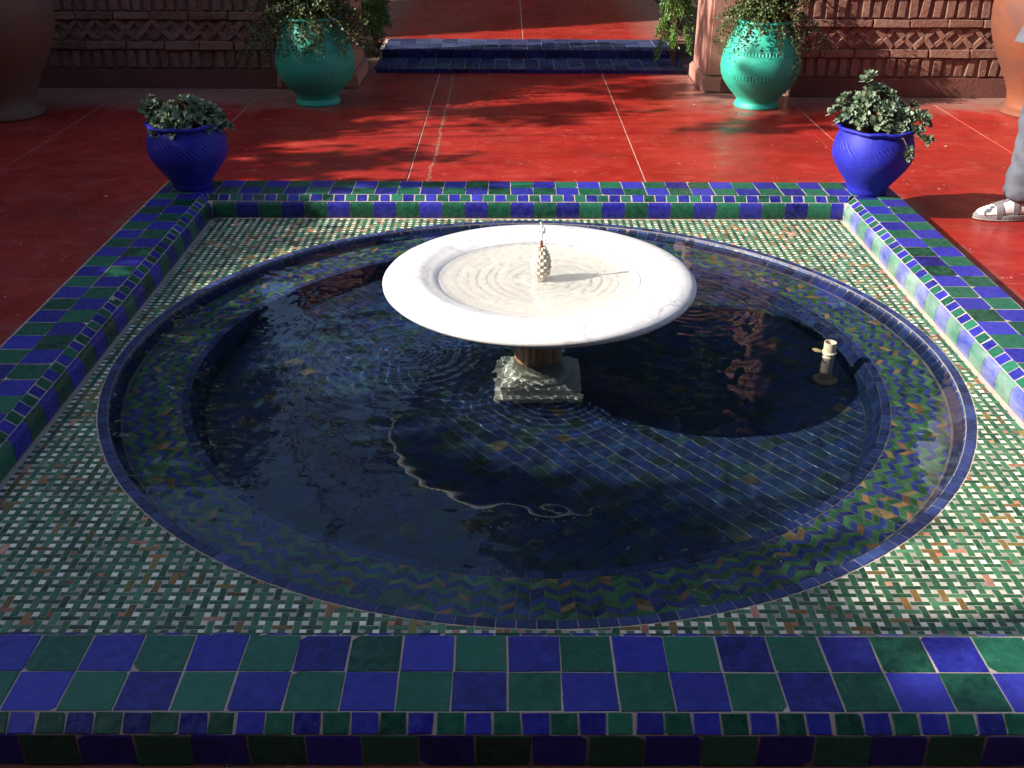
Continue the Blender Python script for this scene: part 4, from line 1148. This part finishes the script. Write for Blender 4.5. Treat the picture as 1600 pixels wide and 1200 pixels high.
# bare tree whose twigs cross the sky in the reflection
bt = empty('bare_tree', (-2.35, 7.2, -.03), 'leafless tree with thin forking branches behind the left brick wall', 'tree')
random.seed(77); St = []
def grow(p, d, L, r, k):
    pts = [p]; q = p.copy(); dd = d.copy()
    for i in range(4):
        dd = (dd+Vector((random.uniform(-.35, .35), random.uniform(-.3, .3), random.uniform(-.1, .25)))*.6).normalized(); q = q+dd*L/4; pts.append(q.copy())
    St.append(tube(pts, [r*(1-.12*i) for i in range(5)], 6))
    if k > 0:
        for j in range(3 if k > 2 else 2):
            grow(pts[random.choice((2, 3, 4))], (dd+Vector((random.uniform(-.9, .9), random.uniform(-.6, .6), random.uniform(-.1, .5)))).normalized(), L*.72, r*.6, k-1)
grow(Vector((0, 0, 0)), Vector((.05, 0, 1)), 2.6, .07, 5)
V, F = merge(St); meshobj('branches', V, F, ['bark'], bt, smooth=True)
# palm on the right
pm = empty('palm_tree', (2.62, 7.2, -.03), 'tall palm with a pale pinkish trunk behind the right brick wall', 'palm tree')
lathe('trunk', [(.24, 0), (.17, .3)]+[(.13+.012*(i % 2), .3+i*.12) for i in range(1, 34)]+[(.05, 4.3)], 'plaster', pm, 20)
Fr = []
for k in range(26):
    a = k*2.4; el = random.uniform(-.2, 1.1); L = random.uniform(1.3, 1.9)
    pts = [Vector((math.cos(a)*L*t*math.cos(el*.6), math.sin(a)*L*t*math.cos(el*.6), 4.25+L*t*math.sin(el)-.9*t*t)) for t in np.linspace(0, 1, 8)]
    Fr.append(tube(pts, .014, 4))
    for i in range(1, 8):
        d = (pts[i]-pts[i-1]).normalized(); sd_ = d.cross(Vector((0, 0, 1))).normalized()
        for m_ in range(4):
            b0 = pts[i-1].lerp(pts[i], m_/4)
            for sg in (-1, 1):
                e = b0+sd_*sg*.42+d*.22-Vector((0, 0, .10)); Fr.append(([b0, b0+d*.03, e], [(0, 1, 2)]))
V, F = merge(Fr); meshobj('fronds', V, F, ['leaf_tree'], pm)
# added hedge at the far end, blocking low sky from floor and water reflections
hd = tag(bpy.data.objects.new('sky_block_hedge', None), 'unseen dark hedge added at the far end to block the low sky', 'hedge'); C.objects.link(hd); hd.location = (0, 17.5, 0)
r2 = np.random.default_rng(5); n = 26000
P = np.stack([r2.uniform(-16, 16, n), r2.uniform(-.5, .1, n), r2.uniform(0, 5.2, n)], 1); P[:, 1] += .25*np.sin(P[:, 0]*1.7)+.2*np.sin(P[:, 2]*2.1)
o = leafmesh('hedge_leaves', P, rvec(n), rvec(n)+np.array([0, -.8, .3]), r2.uniform(.18, .34, n), 'leaf_tree', hd, .6); o['kind'] = 'stuff'
box('hedge_core', (-16, .1, -.1), (16, .8, 4.9), 'leaf_tree', hd, .1)

# unseen building added behind the photographer: keeps the near side of the kerb dark
bb = tag(bpy.data.objects.new('sky_block_building', None), 'unseen pink building added behind the viewer to block sky light', 'building'); C.objects.link(bb)
box('wall', (-7.5, -6.6, -.02), (9.5, -5.6, 7.4), 'plaster', bb, .02); box('roof', (-7.6, -6.7, 7.4), (9.6, -5.4, 7.55), 'plaster_dark', bb, .02)
for i in range(5):
    x = -5.8+i*3.2
    wn = box('window', (x-.5, -5.61, 1.2), (x+.5, -5.56, 2.9), 'cobalt', bb, .01)
# airy trees whose leaves break the light on the red floor
for i, (y, z, n_, lb) in enumerate(((1.0, 3.2, 420, 'airy tree by the hedge with a low thin crown'), (2.1, 3.9, 520, 'airy tree by the hedge with a high thin crown'), (3.0, 4.7, 420, 'airy tree by the hedge with the highest thin crown'))):
    tree('airy_tree', SHX-.9, y, [(.7, 0, z, 1.3, .75, .7)], lb, 'airy trees left of the terrace', 500+i, .05, n_, .15, 'leaf_olive')
for i, (x, y, h, lb) in enumerate(((7.6, 4.6, 2.4, 'sky blocking tree added right of the terrace beside the brick wall'), (8.0, 1.2, 2.8, 'sky blocking tree added right of the terrace opposite the pool'), (7.8, -2.4, 2.6, 'sky blocking tree added at the near right of the terrace'))):  # unseen trees added to cut the sky light from this side
    tree('garden_tree', x, y, [(0, 0, h*.75, 1.2, 1.7, h*.85)], lb, 'trees added right of the terrace to block sky', 600+i, .09, 7000, .18, 'leaf_tree')

tree('sky_block_tree', 1.4, -4.9, [(-1.6, .6, 5.3, 2.6, 1.7, 1.2), (1.0, .5, 5.0, 1.9, 1.6, 1.2), (-3.4, .5, 5.9, 1.5, 1.5, 1.0)], 'unseen wide tree added over the viewer to block sky from the near kerb', None, 700, .16, 15000, .2, 'leaf_tree')  # added crown dims the sky above the near kerb

for root in ('round_pool', 'marble_fountain', 'overflow_pipe', 'fallen_leaf'):
    for o in [o for o in bpy.data.objects if o.name.startswith(root)]:
        for ch in [o]+list(o.children_recursive):
            if ch.type == 'MESH': ch.cycles.is_caustics_receiver = True
wtr.cycles.is_caustics_caster = True; bw.cycles.is_caustics_caster = True
